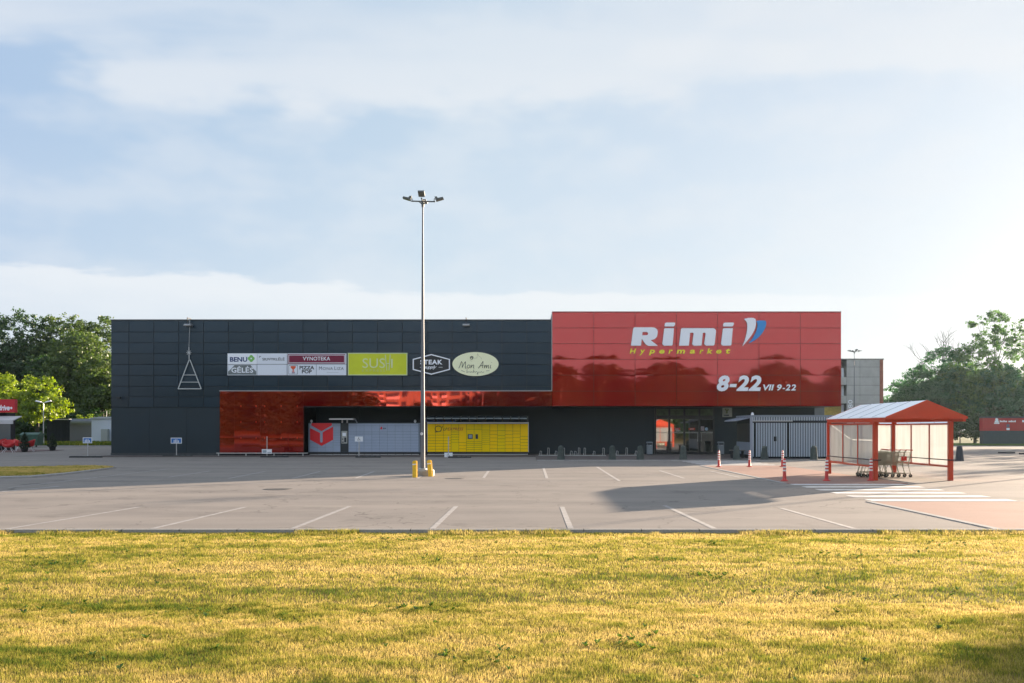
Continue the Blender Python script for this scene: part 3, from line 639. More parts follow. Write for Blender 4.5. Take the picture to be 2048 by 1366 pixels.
# oval sign
m_cream = mat('cream_print', (0.90, 0.92, 0.62), 0.45)
t = empty('shop_sign', (fx(951), YS, fz(752.5)), 'cream oval bakery sign with thin script lettering', 'sign', GS)
def oval(rx, rz): return [(fx(951.2) + rx * math.cos(k * math.pi / 32), fz(728.3) + rz * math.sin(k * math.pi / 32)) for k in range(64)]
MB().prism(oval(1.525, 0.80), YS + 0.004, YS + 0.09).build('rim', m_ink, t)
shape([oval(1.495, 0.775)], YS + 0.002, m_cream, 'panel', t)
def strokes(pls, r, m, t, name='lettering'):
    b = MB()
    for pl in pls:
        pts = [(fx(690 + u / 6.4), YS - 0.006, fz(690 + v / 6.4)) for u, v in pl]; b.path(pts, r, 5)
    return b.build(name, m, t)
strokes([[(1458, 300), (1475, 262), (1492, 212), (1500, 225), (1502, 290), (1530, 230), (1545, 215), (1540, 296), (1556, 300)],
         [(1590, 255), (1572, 262), (1562, 285), (1572, 298), (1592, 292), (1602, 270), (1596, 254)],
         [(1618, 255), (1610, 298), (1628, 265), (1645, 255), (1650, 270), (1642, 294), (1655, 298)],
         [(1708, 300), (1738, 258), (1768, 210), (1764, 260), (1760, 296)], [(1725, 270), (1772, 262)],
         [(1790, 256), (1782, 298), (1802, 262), (1814, 262), (1808, 298), (1828, 262), (1840, 264), (1834, 296), (1846, 298)],
         [(1866, 258), (1858, 294), (1872, 296)], [(1878, 226), (1880, 222)]], 0.018, m_ink, t)
strokes([[(1565, 310), (1560, 355), (1578, 340), (1590, 352), (1600, 340), (1612, 354), (1622, 340), (1640, 352), (1655, 338), (1668, 352), (1682, 340), (1700, 350), (1704, 375), (1690, 372), (1712, 345), (1730, 352), (1745, 340), (1760, 352), (1782, 345)],
         [(1648, 315), (1644, 350)], [(1490, 325), (1535, 345)], [(1806, 332), (1850, 330)]], 0.011, m_inkg, t, 'small_script')
strokes([[(1608, 180), (1604, 158), (1620, 146), (1638, 150), (1640, 168), (1630, 182), (1612, 184)], [(1612, 160), (1636, 162)]], 0.022, m_ink, t, 'hat_emblem')
strokes([[(1640, 168), (1665, 170), (1690, 168), (1700, 110), (1712, 140), (1740, 160), (1750, 185)], [(1600, 195), (1625, 210)]], 0.008, mat('faint_print', (0.40, 0.42, 0.28), 0.6), t, 'faint_sketch')

# red box letters
def z7(u, v): return (fx(1230 + u / 5.251), fz(620 + v / 5.251))
YB = YR - 0.10
def letter(loops, name, parent, m=m_whites, y=YB, depth=0.09, rnd=False):
    lp = [[z7(*p) for p in l] for l in loops]
    if rnd: lp = [smoothloop(lp[0], 5)] + lp[1:]
    o = shape(lp, y + 0.09, m, name, parent, depth=depth, side=m_letter_side); return o
t = empty('storefront_lettering', (fx(1355), YB, fz(692)), 'big white wordmark with a white and blue petal emblem high on the red box', 'lettering')
letter([[(163, 378), (186, 202), (191, 191), (200, 186), (385, 186), (408, 189), (427, 199), (439, 213), (443, 232), (440, 262), (432, 288), (415, 306), (392, 316), (368, 319), (442, 376), (440, 380), (352, 380), (335, 376), (318, 364), (300, 342), (276, 305), (268, 378)],
        [(285, 235), (326, 235), (337, 239), (343, 248), (341, 260), (333, 268), (280, 268)]], 'letter', t)
letter([[(510, 206), (514, 198), (522, 195), (613, 195), (599, 370), (592, 377), (512, 378), (498, 372), (491, 358)]], 'letter', t)
letter([[(517, 152), (523, 140), (535, 136), (618, 136), (626, 141), (625, 155), (619, 170), (608, 177), (518, 177), (514, 172)]], 'letter_dot', t)
letter([[(666, 378), (686, 205), (691, 197), (700, 195), (1025, 195), (1042, 203), (1052, 218), (1052, 240), (1037, 368), (1028, 377), (950, 378), (935, 370), (929, 356), (943, 254), (940, 246), (932, 242), (915, 243), (902, 372), (898, 377), (822, 378), (808, 371), (804, 356), (818, 254), (815, 246), (808, 242), (782, 243), (769, 378)]], 'letter', t)
letter([[(1124, 206), (1128, 198), (1136, 195), (1229, 195), (1213, 370), (1206, 377), (1126, 378), (1111, 372), (1105, 358)]], 'letter', t)
letter([[(1128, 152), (1134, 140), (1146, 136), (1233, 136), (1240, 141), (1239, 155), (1232, 170), (1222, 177), (1130, 177), (1126, 172)]], 'letter_dot', t)
letter([[(1349, 100), (1372, 91), (1405, 87), (1437, 87), (1458, 94), (1469, 108), (1471, 140), (1466, 180), (1448, 228), (1415, 282), (1370, 338), (1330, 382), (1352, 325), (1370, 255), (1379, 190), (1374, 135)]], 'white_petal', t, rnd=True)
letter([[(1478, 122), (1500, 115), (1535, 114), (1565, 117), (1575, 125), (1577, 155), (1566, 195), (1542, 238), (1508, 280), (1462, 318), (1396, 352), (1432, 305), (1466, 245), (1483, 190), (1486, 148)]], 'blue_petal', t, m=mat('petal_blue', (0.035, 0.27, 0.66), 0.4), rnd=True)
t = empty('storefront_lettering', (fx(1360), YB, fz(711)), 'spaced lime yellow italic word Hypermarket below the big white letters', 'lettering')
m_lime = mat('lime_letter', (0.88, 0.84, 0.07), 0.45, spec=0.2)
def T7(s, u0, u1, v0, v1, m, t, **k):
    (x0, z1), (x1, z0) = z7(u0, v0), z7(u1, v1)
    return text(s, x0, x1, z0, z1, YB + 0.09, m, 'letter', t, depth=0.06, side=m_letter_side, **k)
lets = [('H', 150, 218, 408, 460), ('y', 252, 312, 420, 478), ('p', 350, 416, 420, 478), ('e', 458, 516, 420, 461), ('r', 556, 602, 420, 461), ('m', 640, 730, 420, 461), ('a', 778, 836, 420, 461), ('r', 880, 924, 420, 461), ('k', 958, 1020, 406, 461), ('e', 1054, 1112, 420, 461), ('t', 1154, 1204, 408, 461)]
for s_, u0, u1, v0, v1 in lets: T7(s_, u0, u1, v0, v1, m_lime, t, shear=0.2, bold=0.032)
t = empty('storefront_lettering', (fx(1475), YB, fz(783)), 'white italic opening hours 8-22 VII 9-22 low on the red box', 'lettering')
for s_, u0, u1, v0, v1 in [('8', 1062, 1196, 688, 856), ('-', 1194, 1272, 778, 812), ('2', 1266, 1398, 688, 852), ('2', 1392, 1528, 688, 852)]:
    T7(s_, u0, u1, v0, v1, m_whites, t, shear=0.2, bold=0.045)
for s_, u0, u1, v0, v1 in [('VII', 1546, 1662, 784, 846), ('9', 1692, 1742, 782, 849), ('-', 1750, 1776, 820, 832), ('2', 1780, 1832, 782, 847), ('2', 1838, 1890, 782, 847)]:
    T7(s_, u0, u1, v0, v1, m_whites, t, shear=0.2, bold=0.03)
# poster next to the entrance
x0, _, z1 = P(1445, 815.5, RY - 0.1); x1, _, z0 = P(1464, 834, RY - 0.1)
t = empty('wall_poster', (x0, RY - 0.1, z0), 'white framed poster on the dark wall right of the entrance doors', 'poster')
MB().box(x0, x1, RY - 0.10, RY - 0.051, z0, z1).build('board', mat('poster_white', (0.55, 0.60, 0.55), 0.5), t)
q = [(x0 + 0.2 + dx_, z0 + 0.25 + dz_) for dx_, dz_ in [(0, 0), (0.06, 0.12), (-0.06, 0.28), (0.05, 0.34), (0.1, 0.2), (0.16, 0.34), (0.25, 0.26), (0.14, 0.12), (0.16, 0.0)]]
shape([q], RY - 0.102, mat('poster_green', (0.18, 0.25, 0.12), 0.6), 'print', t, depth=0.003)
MB().box(x0 + 0.07, x1 - 0.2, RY - 0.105, RY - 0.1015, z0 + 0.08, z0 + 0.16).build('print_band', m_inkg, t)

# metal tree decoration
def D(px, py): return (fx(px), 59.86, fz(py))
t = empty('metal_tree_decoration', (fx(380), 59.86, fz(780)), 'white triangular metal tree frame with a star hanging on the dark facade', 'decoration')
m_deco = mat('pale_tube', (0.55, 0.58, 0.58), 0.5)
b = MB(); b.path([D(379.8, 720), D(357.8, 778), D(404, 778), D(381.6, 720)], 0.032); b.tube(D(368.5, 750.3), D(393, 750.3), 0.022); b.tube(D(363.5, 764.5), D(398.5, 764.5), 0.022); b.build('frame', m_deco, t)
b = MB()
for k in range(4):
    a = k * math.pi / 4; b.tube((fx(379.4) - 0.17 * math.cos(a), 59.86, fz(705.5) - 0.17 * math.sin(a)), (fx(379.4) + 0.17 * math.cos(a), 59.86, fz(705.5) + 0.17 * math.sin(a)), 0.016)
b.build('star', m_deco, t)
b = MB(); b.path([D(380.8, 641), D(380.4, 668), D(379.4, 695)], 0.012); b.path([D(379.4, 695), D(380, 721)], 0.03); b.build('hanger_rod', m_galv, t)

# ------------------------------------------------------------------ parcel lockers in the recess
YK = 61.1; SK = F / YK
def kx(px): return (px - VX) / SK
def kz(py): return EYE + (VY - py) / SK
m_lgrey = mat('locker_grey', (0.34, 0.41, 0.54), 0.42, var=0.05, vscale=1.2)
m_lred = mat('locker_red', (0.80, 0.012, 0.022), 0.4)
t = empty('parcel_locker', (kx(728), YK, 0.05), 'long grey parcel locker with a big red cube emblem under a small canopy', 'parcel locker')
b = MB(); b.box(kx(616.5), kx(839.5), YK + 0.02, YK + 0.75, kz(904.5), kz(846)); b.build('cabinet', mat('locker_body', (0.20, 0.24, 0.30), 0.45), t)
MB().box(kx(617), kx(839), YK + 0.05, YK + 0.74, 0.10, kz(904.6)).build('plinth', m_joint, t)
b = MB()
for k in range(14): b.box(kx(619 + k * 15.7), kx(619 + k * 15.7 + 14.6), YK + 0.0, YK + 0.04, 0.055, 0.095)
b.build('foot_rail', m_trim, t)
def door(x0, x1, z0, z1, m, t, y=YK, th=0.02, g=0.008):
    return MB().box(x0 + g, x1 - g, y - 0.0, y + th, z0 + g, z1 - g).build('compartment_door', m, t)
zt, zb_ = kz(847.5), kz(903.5); H = zt - zb_
def column(px0, px1, fr, m, t, zt=zt, zb_=zb_):
    c = 0
    tot = sum(fr)
    z = zt
    for f_ in fr:
        z2 = z - (zt - zb_) * f_ / tot; door(kx(px0), kx(px1), z2, z, m, t); z = z2
fr_small = [.7, 2, .6, .6, .6, 1, 1, 1, 1, 1]; fr_mid = [.7, 2, 1, 1, 1, 1, 1, 1, 1]; 
for k in range(9):
    a = 697 + k * 15.55; column(a, a + 15.55, ([.7, 2, .5, .5, .9, 1, 1, 1, 1, 1] if k < 5 else [.7, 2, 1, 1, 1, 1, 1, 1, 1]) if k != 2 else [.7, 2, .5, .5, 1.9, 1, 1, 1, 1], m_lgrey, t)
for a, c_ in ((619, 635), (635, 651)): column(a, c_, [5, 1.2, 1.2], m_lgrey, t)
column(651, 666, [2.5, 1, 1, 1.3, 1.3, 1.4], m_lgrey, t)
column(666.2, 680.5, [.7, 1.7, .5, .5, .5, .8, .8, .8, .8, 2.2], m_lgrey, t)
# console column
MB().box(kx(681), kx(696.8), YK + 0.0, YK + 0.03, kz(904), kz(846)).build('console_panel', mat('console_dark', (0.02, 0.028, 0.035), 0.4), t)
cp = MB().box(kx(683), kx(694.6), YK - 0.02, YK - 0.001, kz(887), kz(862)).build('control_plate', mat('plate_grey', (0.40, 0.41, 0.39), 0.5), t)
b = MB(); b.box(kx(688.6), kx(692.8), YK - 0.03, YK - 0.021, kz(884.5), kz(875)); b.box(kx(684.3), kx(687.4), YK - 0.03, YK - 0.021, kz(885.4), kz(883.2)); b.box(kx(684.5), kx(686.5), YK - 0.03, YK - 0.021, kz(879.5), kz(877)); b.build('screen', m_ink, cp)
b = MB(); b.box(kx(685), kx(692), YK - 0.024, YK - 0.021, kz(872), kz(865.5)); b.build('notice', m_whites, cp)
# red cube emblem
def K(u, v): return (kx(600 + u / 7.877), kz(820 + v / 7.877))
cube = [(180, 206), (500, 206), (522, 262), (522, 470), (340, 566), (157, 468), (157, 262)]
oy = YK - 0.004
em = shape([[K(*p) for p in [(185, 206), (498, 206), (505, 240), (398, 300), (340, 335), (175, 240)]]], oy, m_lred, 'cube_emblem', t, depth=0.004)
shape([[K(*p) for p in [(157, 282), (316, 362), (316, 500), (337, 516), (357, 500), (357, 352), (388, 333), (522, 262), (522, 468), (340, 566), (157, 466)]]], oy, m_lred, 'cube_emblem', t, depth=0.004)
shape([[K(*p) for p in [(1262, 296), (1275, 266), (1290, 262), (1299, 296), (1280, 306)]]], oy, m_lred, 'small_emblem', t, depth=0.003)
(x0, z1), (x1, z0) = K(1308, 276), K(1352, 306)
text('dpd', x0, x1, z0, z1, oy, m_ink, 'lettering', t, bold=0.02, depth=0.003)
# canopy + lamps
cn = MB(); cn.box(kx(663), kx(710), YK - 0.75, YK + 0.35, kz(839.6), kz(837.2)); cn.build('canopy', m_trim, t)
b = MB(); b.path([(kx(710), YK - 0.6, kz(838.4)), (kx(713), YK - 0.3, kz(840)), (kx(714), YK + 0.1, kz(846))], 0.03); b.path([(kx(684), YK + 0.1, kz(839)), (kx(684), YK + 0.1, kz(846))], 0.05); b.path([(kx(694), YK + 0.1, kz(839)), (kx(694), YK + 0.1, kz(846))], 0.05); b.build('canopy_bracket', m_trim, t)
for px in (621.5, 829.5):
    b = MB(); b.lathe((kx(px), YK + 0.2, kz(845.9)), [(0.03, 0), (0.03, 0.05), (0.075, 0.07), (0.085, 0.13), (0.06, 0.19), (0.01, 0.22)], 12); b.build('globe_lamp', m_white, t, smooth=True)
# yellow locker
m_ly = mat('locker_yellow', (0.98, 0.62, 0.0), 0.40, spec=0.15, var=0.05, vscale=1.5)
m_ly2 = mat('locker_yellow_aged', (0.88, 0.62, 0.0), 0.42, spec=0.15, var=0.05, vscale=1.5)
t = empty('parcel_locker', (kx(956), YK, 0.05), 'bright yellow parcel locker under a long slatted canopy', 'parcel locker')
MB().box(kx(852.5), kx(1058), YK + 0.02, YK + 0.75, kz(909), kz(844.6)).build('cabinet', m_joint, t)
b = MB(); b.box(kx(854), kx(1057.5), YK - 0.004, YK + 0.019, kz(847.2), kz(844.6)); b.box(kx(854), kx(854.9), YK - 0.004, YK + 0.019, kz(904), kz(847.25)); b.box(kx(1056.3), kx(1057.5), YK - 0.004, YK + 0.019, kz(904), kz(847.25)); b.build('cabinet_trim', m_trim, t)
b = MB(); b.box(kx(855), kx(1056), YK - 0.03, YK + 0.01, 0.055, 0.10); b.build('foot_rail', m_trim, t)
zt2, zb2 = kz(847.8), kz(903.8)
cols_ = [855, 870.8, 886.6, 902.2, 917.6, 932.8, 948.2, 963.8, 979.6, 995, 1010.2, 1025.6, 1040.6, 1056.2]
frs = [[4, 1, 1, 1, 1, 1, 1]] * 3 + [[2.5, .8, .8, .8, .8, 3]] + [[6, 1, 1, 1]] + [[2.4, 5.6, .8, .8, 1, 1, 1]] * 2 + [[2.4, .8, .8, .8, .8, .8, .8, .8, 3]] + \
      [[2, 1, 1, 1, 1, 1, 1], [2, 1.5, 1, 1, 1, 1, 1], [2, 1, 1, 1, 1, 1, 1], [2, .8, 1, 1, 1, 1, 1], [4, 1, 1, 1, 1, 1]]
for k, fr in enumerate(frs): column(cols_[k], cols_[k + 1], fr, m_ly if k in (0, 1, 2, 4, 8, 10, 11, 12) else m_ly2, t, zt2, zb2)
def Q(u, v): return (kx(840 + u / 8.533), kz(820 + v / 8.533))
b = MB(); (x0, z1), (x1, z0) = Q(815, 412), Q(900, 494); b.box(x0, x1, YK - 0.03, YK - 0.001, z0, z1); scr = b.build('screen_box', m_ink, t)
MB().box(x0 + 0.06, x1 - 0.04, YK - 0.034, YK - 0.031, z0 + 0.06, z1 - 0.04).build('screen', mat('screen_grey', (0.30, 0.36, 0.42), 0.15), scr)
b = MB(); (x0, z1), (x1, z0) = Q(948, 412), Q(990, 494); b.box(x0, x1, YK - 0.03, YK - 0.001, z0, z1); b.build('payment_terminal', m_ink, t)
b = MB()
ring = []
cxq, czq = Q(312, 322)
for k in range(25):
    a = 0.45 + k * 2 * math.pi * 0.93 / 24; ring.append((cxq + 0.215 * math.cos(a), YK - 0.012, czq + 0.185 * math.sin(a)))
b.path(ring, 0.022, 5); p0 = Q(355, 362); p1 = Q(383, 276); p2 = Q(252, 376); p3 = Q(300, 372)
b.path([(p3[0], YK - 0.012, p3[1]), ((p0[0]), YK - 0.012, p0[1]), (p1[0], YK - 0.012, p1[1])], 0.022, 5); b.path([(p3[0], YK - 0.012, p3[1]), (p2[0], YK - 0.012, p2[1])], 0.026, 5)
b.build('horn_emblem', mat('brown_print', (0.05, 0.025, 0.006), 0.5), t)
(x0, z1), (x1, z0) = Q(398, 302), Q(468, 350)
text('LP', x0, x1, z0, z1, YK - 0.002, mat('brown_print', (0.05, 0.025, 0.006), 0.5), 'lettering', t, shear=0.3, bold=0.01)
(x0, z1), (x1, z0) = Q(468, 300), Q(742, 350)
text('EXPRESS', x0, x1, z0, z1, YK - 0.002, mat('brick_print', (0.42, 0.045, 0.004), 0.5), 'lettering', t, shear=0.3, bold=0.01)
b = MB(); b.prismx([(YK - 0.9, kz(838.3)), (YK - 0.9, kz(836.4)), (YK + 0.7, kz(831)), (YK + 0.7, kz(832.2))], kx(852), kx(1056)); b.build('canopy', mat('smoky_sheet', (0.18, 0.22, 0.24), 0.25), t)
b = MB()
for k in range(13):
    x = kx(855 + k * 16.6); b.prismx([(YK - 0.92, kz(838.5)), (YK - 0.92, kz(836.2)), (YK + 0.02, kz(832.6)), (YK + 0.02, kz(844))], x, x + 0.05)
b.build('canopy_bracket', m_joint, t)
t = tag(MB().bbox(kx(846), kx(911), YK + 0.05, YK + 0.5, kz(844.4), kz(838.8), 0.03).build('blue_box', mat('blue_sheet', (0.006, 0.05, 0.20), 0.4)), 'flat bright blue box lying on top of the yellow parcel locker', 'box')

# low rail in front of the red column
t = empty('guard_rail', (fx(522), 58.4, 0.05), 'low thin silver rail along the foot of the red column', 'rail')
s_ = F / 58.4
def lx(px, d): return (px - VX) * d / F
b = MB(); b.box(lx(433, 58.4), lx(616, 58.4), 58.37, 58.43, 0.20, 0.255); b.build('rail', m_galv, t)
for px in (437, 492, 548, 606):
    MB().box(lx(px, 58.4) - 0.03, lx(px, 58.4) + 0.03, 58.38, 58.42, 0.0, 0.199).build('leg', m_galv, t)

# bollards
def bollard_proto():
    t = empty('concrete_bollard', (0, 0, 0), '', 'bollard', 'concrete bollards along the pavement edge')
    b = MB(); b.lathe((0, 0, 0), [(0.22, 0), (0.215, 0.03), (0.155, 0.60), (0.15, 0.66), (0.125, 0.73), (0.07, 0.775), (0.005, 0.785)], 24); b.build('body', m_bollard, t, smooth=True)
    return t
bp = bollard_proto()
bl = [(1122, 919.5, 'concrete bollard standing in front of the bike racks, farthest from the doors'),
      (1225, 919.5, 'concrete bollard between the two bike racks near the middle'),
      (1281, 919.5, 'concrete bollard beside the left litter bin'),
      (1367, 919.5, 'concrete bollard right in front of the entrance doors'),
      (1474, 919.5, 'concrete bollard before the bench, left of the striped shed'),
      (1534, 920.0, 'concrete bollard in front of the left half of the striped shed'),
      (1643, 921, 'concrete bollard at the right end of the striped shed by the trolley shelter')]
for i, (px, py, lb) in enumerate(bl):
    x, y = G(px, py, 0.05)
    o = bp if i == 0 else copy_tree(bp)
    o.location = (x, max(y, 51.25), 0.05); o['label'] = lb; o.rotation_euler = (0, 0, i * 1.1)
x, y = G(1919, 922)
t = empty('tapered_bollard', (x, y, 0), 'black tapered bollard standing alone on the open asphalt right of the trolley shelter', 'bollard')
b = MB(); n = 8
b.lathe((x, y, 0), [(0.24, 0), (0.24, 0.02), (0.155, 0.74), (0.14, 0.80)], 8); b.build('body', mat('ribbed_dark', (0.03, 0.036, 0.045), 0.6, var=0.2, vscale=6), t)
MB().lathe((x, y, 0.80), [(0.12, 0), (0.09, 0.03)], 8).build('cap', m_black, t)

# litter bins
def bin_proto():
    t = empty('litter_bin', (0, 0, 0), '', 'litter bin', 'litter bins either side of the entrance')
    m = mat('bin_grey', (0.17, 0.20, 0.23), 0.5, var=0.1)
    MB().bbox(-0.19, 0.19, -0.17, 0.17, 0.03, 0.66, 0.03).build('body', m, t)
    MB().box(-0.16, 0.16, -0.14, 0.14, 0.661, 0.76).build('opening', m_joint, t)
    b = MB(); b.bbox(-0.2, 0.2, -0.18, 0.18, 0.765, 0.86, 0.04); b.build('hood', m, t)
    b = MB(); b.box(-0.19, -0.16, -0.17, -0.141, 0.661, 0.764); b.box(0.16, 0.19, -0.17, -0.141, 0.661, 0.764); b.build('hood_support', m, t)
    MB().lathe((0.04, -0.172, 0.60), [(0.022, 0), (0.022, 0.03)], 10).build('lock', m_trim, t)
    MB().box(-0.15, 0.15, -0.13, 0.13, 0.0, 0.029).build('foot', m_joint, t)
    return t
bp = bin_proto(); bp.location = (lx(1299, 61.2), 61.2, 0.05); bp['label'] = 'grey litter bin left of the entrance doors'
c = copy_tree(bp, loc=(lx(1441.5, 61.2), 61.2, 0.05)); c['label'] = 'grey litter bin right of the entrance doors'

# bike racks
def bike_rack(x0, x1, y, label, seed):
    t = empty('bike_rack', ((x0 + x1) / 2, y, 0.05), label, 'bike rack', 'silver bike racks in front of the dark wall')
    MB().box(x0, x1, y - 0.03, y + 0.03, 0.05, 0.09).build('base_rail', m_galv, t)
    n = int((x1 - x0) / 0.45)
    for k in range(n):
        x = x0 + 0.15 + k * (x1 - x0 - 0.3) / max(1, n - 1); h = 0.30 if k % 2 == 0 else 0.50
        b = MB(); b.path([(x - 0.05, y, 0.085), (x - 0.05, y, 0.05 + h), (x + 0.05, y, 0.05 + h - 0.02), (x + 0.05, y, 0.085)], 0.014, 5)
        b.path([(x - 0.09, y, 0.22), (x - 0.09, y, 0.085)], 0.012, 5)
        b.build('wheel_holder', m_galv, t)
bike_rack(lx(1077, 59), lx(1163, 59), 59, 'silver bike rack nearer the yellow locker', 1)
bike_rack(lx(1146, 58.6), lx(1212, 58.6), 58.6, 'silver bike rack in the middle of the dark wall, behind a bollard', 2)
bike_rack(lx(1230, 59.2), lx(1277, 59.2), 59.2, 'short silver bike rack next to the left litter bin', 3)

# parking signs on rubber wheel stops
def sign_post(px, py_base, top, bot, wpx, kind, stop, label, lean=0):
    x, y = G(px, py_base)
    s = F / y
    t = empty('parking_sign', (x, y, 0), label, 'parking sign', 'parking signs on rubber stops before the facade')
    zt_, zb_ = EYE + (VY - top) / s, EYE + (VY - bot) / s
    w2 = wpx / s / 2
    hp = max(zt_, EYE + (VY - 873) / s if kind == 'low' else 0)
    MB().tube((x, y, 0), (x, y, hp), 0.028, 0.028, 8).build('post', m_galv, t)
    b = MB(); b.bbox(x - w2, x + w2, y - 0.045, y - 0.03, zb_, zt_, 0.005)
    bm_ = m_white
    pl = b.build('plate', bm_, t)
    if kind == 'blue':
        g = 0.04; bl_ = MB().box(x - w2 + g, x + w2 - g, y - 0.05, y - 0.046, zb_ + g, zt_ - g).build('blue_field', mat('sign_blue', (0.008, 0.13, 0.42), 0.4), pl)
        b = MB(); cx_ = x; h = zt_ - zb_ - 2 * g
        for dxx, hh in ((-0.13, .75), (-0.04, .9), (0.05, .9), (0.14, .6)):
            b.box(cx_ + dxx - 0.025, cx_ + dxx + 0.025, y - 0.054, y - 0.051, zb_ + g + 0.05, zb_ + g + h * hh * 0.72)
            b.lathe((cx_ + dxx, y - 0.0525, zb_ + g + h * hh * 0.74), [(0.022, 0), (0.022, 0.04)], 8)
        b.box(cx_ - 0.18, cx_ + 0.18, y - 0.054, y - 0.051, zb_ + g + 0.02, zb_ + g + 0.045)
        b.build('family_symbol', m_white, pl)
    elif kind in ('chair', 'low') :
        b = MB(); zc = (zb_ + zt_) / 2
        if kind == 'chair' or px > 700:
            pts = [(x - 0.02, y - 0.049, zc + 0.11), (x - 0.02, y - 0.049, zc - 0.01), (x + 0.04, y - 0.049, zc - 0.02), (x + 0.09, y - 0.049, zc - 0.10)]
            b.path(pts, 0.012, 5); b.path([(x - 0.02, y - 0.049, zc + 0.06), (x + 0.03, y - 0.049, zc + 0.06)], 0.009, 5)
            b.path([(x - 0.03 + 0.06 * math.cos(k * 0.6 + 1.9), y - 0.049, zc - 0.04 + 0.06 * math.sin(k * 0.6 + 1.9)) for k in range(7)], 0.008, 5)
            b.build('wheelchair_symbol', m_ink, pl)
        else:
            b.box(x - w2 + 0.05, x - 0.02, y - 0.049, y - 0.046, zb_ + 0.06, zt_ - 0.05); b.box(x + 0.04, x + w2 - 0.04, y - 0.049, y - 0.046, zb_ + 0.05, zb_ + 0.1)
            b.build('faded_print', mat('faded_blue', (0.28, 0.34, 0.40), 0.6), pl)
    # wheel stop
    a, c_ = stop; xa, xc = lx(a, y), lx(c_, y)
    u = empty('wheel_stop', ((xa + xc) / 2, y - 0.28, 0), 'black rubber wheel stop under the ' + {175: 'blue sign left of the building', 353: 'blue sign before the plain dark wall', 534: 'slid-down sign by the red column', 718: 'wheelchair sign at the grey locker', 897: 'sign at the yellow locker'}[int(px)], 'wheel stop', 'rubber wheel stops under the parking signs')
    u.rotation_euler = (0, 0, 0.02)
    b = MB(); b.prismx([(y - 0.36, 0.002), (y - 0.33, 0.09), (y - 0.22, 0.10), (y - 0.19, 0.002)], xa, xc); b.build('rubber_block', m_black, u)
    b = MB()
    for k in range(3):
        p = xa + (xc - xa) * (0.40 + 0.2 * k); b.box(p, p + (xc - xa) * 0.15, y - 0.345, y - 0.2, 0.099, 0.106)
    b.build('reflector', mat('worn_white_film', (0.30, 0.33, 0.33), 0.5, var=0.5, vscale=20), u)
sign_post(175.5, 915, 875, 886.3, 18.5, 'blue', (144, 208), 'blue family parking sign beside the left end of the building on a thin post')
sign_post(353, 913.5, 875.5, 887, 22, 'blue', (329, 387), 'blue family parking sign before the plain dark wall on a thin post')
sign_post(534, 914.5, 898.5, 907.5, 20, 'low', (524, 579), 'faded grey sign slid down its bare post by the red column on a rubber stop')
sign_post(718, 915, 873, 883, 16, 'chair', (713, 763), 'white wheelchair sign before the grey parcel locker on a thin post')
sign_post(897, 915.5, 905.2, 914.4, 16.5, 'low', (897, 943), 'white wheelchair sign slid to the ground by the yellow locker on its post')
for a, c_, yy in ((1997, 2029, 906.5), (2039, 2075, 908.5)):
    x0, y = G(a, yy); x1, _ = G(c_, yy)
    u = empty('wheel_stop', ((x0 + x1) / 2, y, 0), 'black rubber wheel stop alone on the asphalt before the red and grey annex' if a < 2000 else 'black rubber wheel stop cut by the right edge of the photo', 'wheel stop')
    MB().prismx([(y - 0.10, 0.002), (y - 0.06, 0.10), (y + 0.06, 0.10), (y + 0.10, 0.002)], x0, x1).build('rubber_block', m_black, u)
    MB().box(x0 + 0.2, x1 - 0.3, y - 0.05, y + 0.05, 0.0995, 0.105).build('reflector', m_inkg, u)

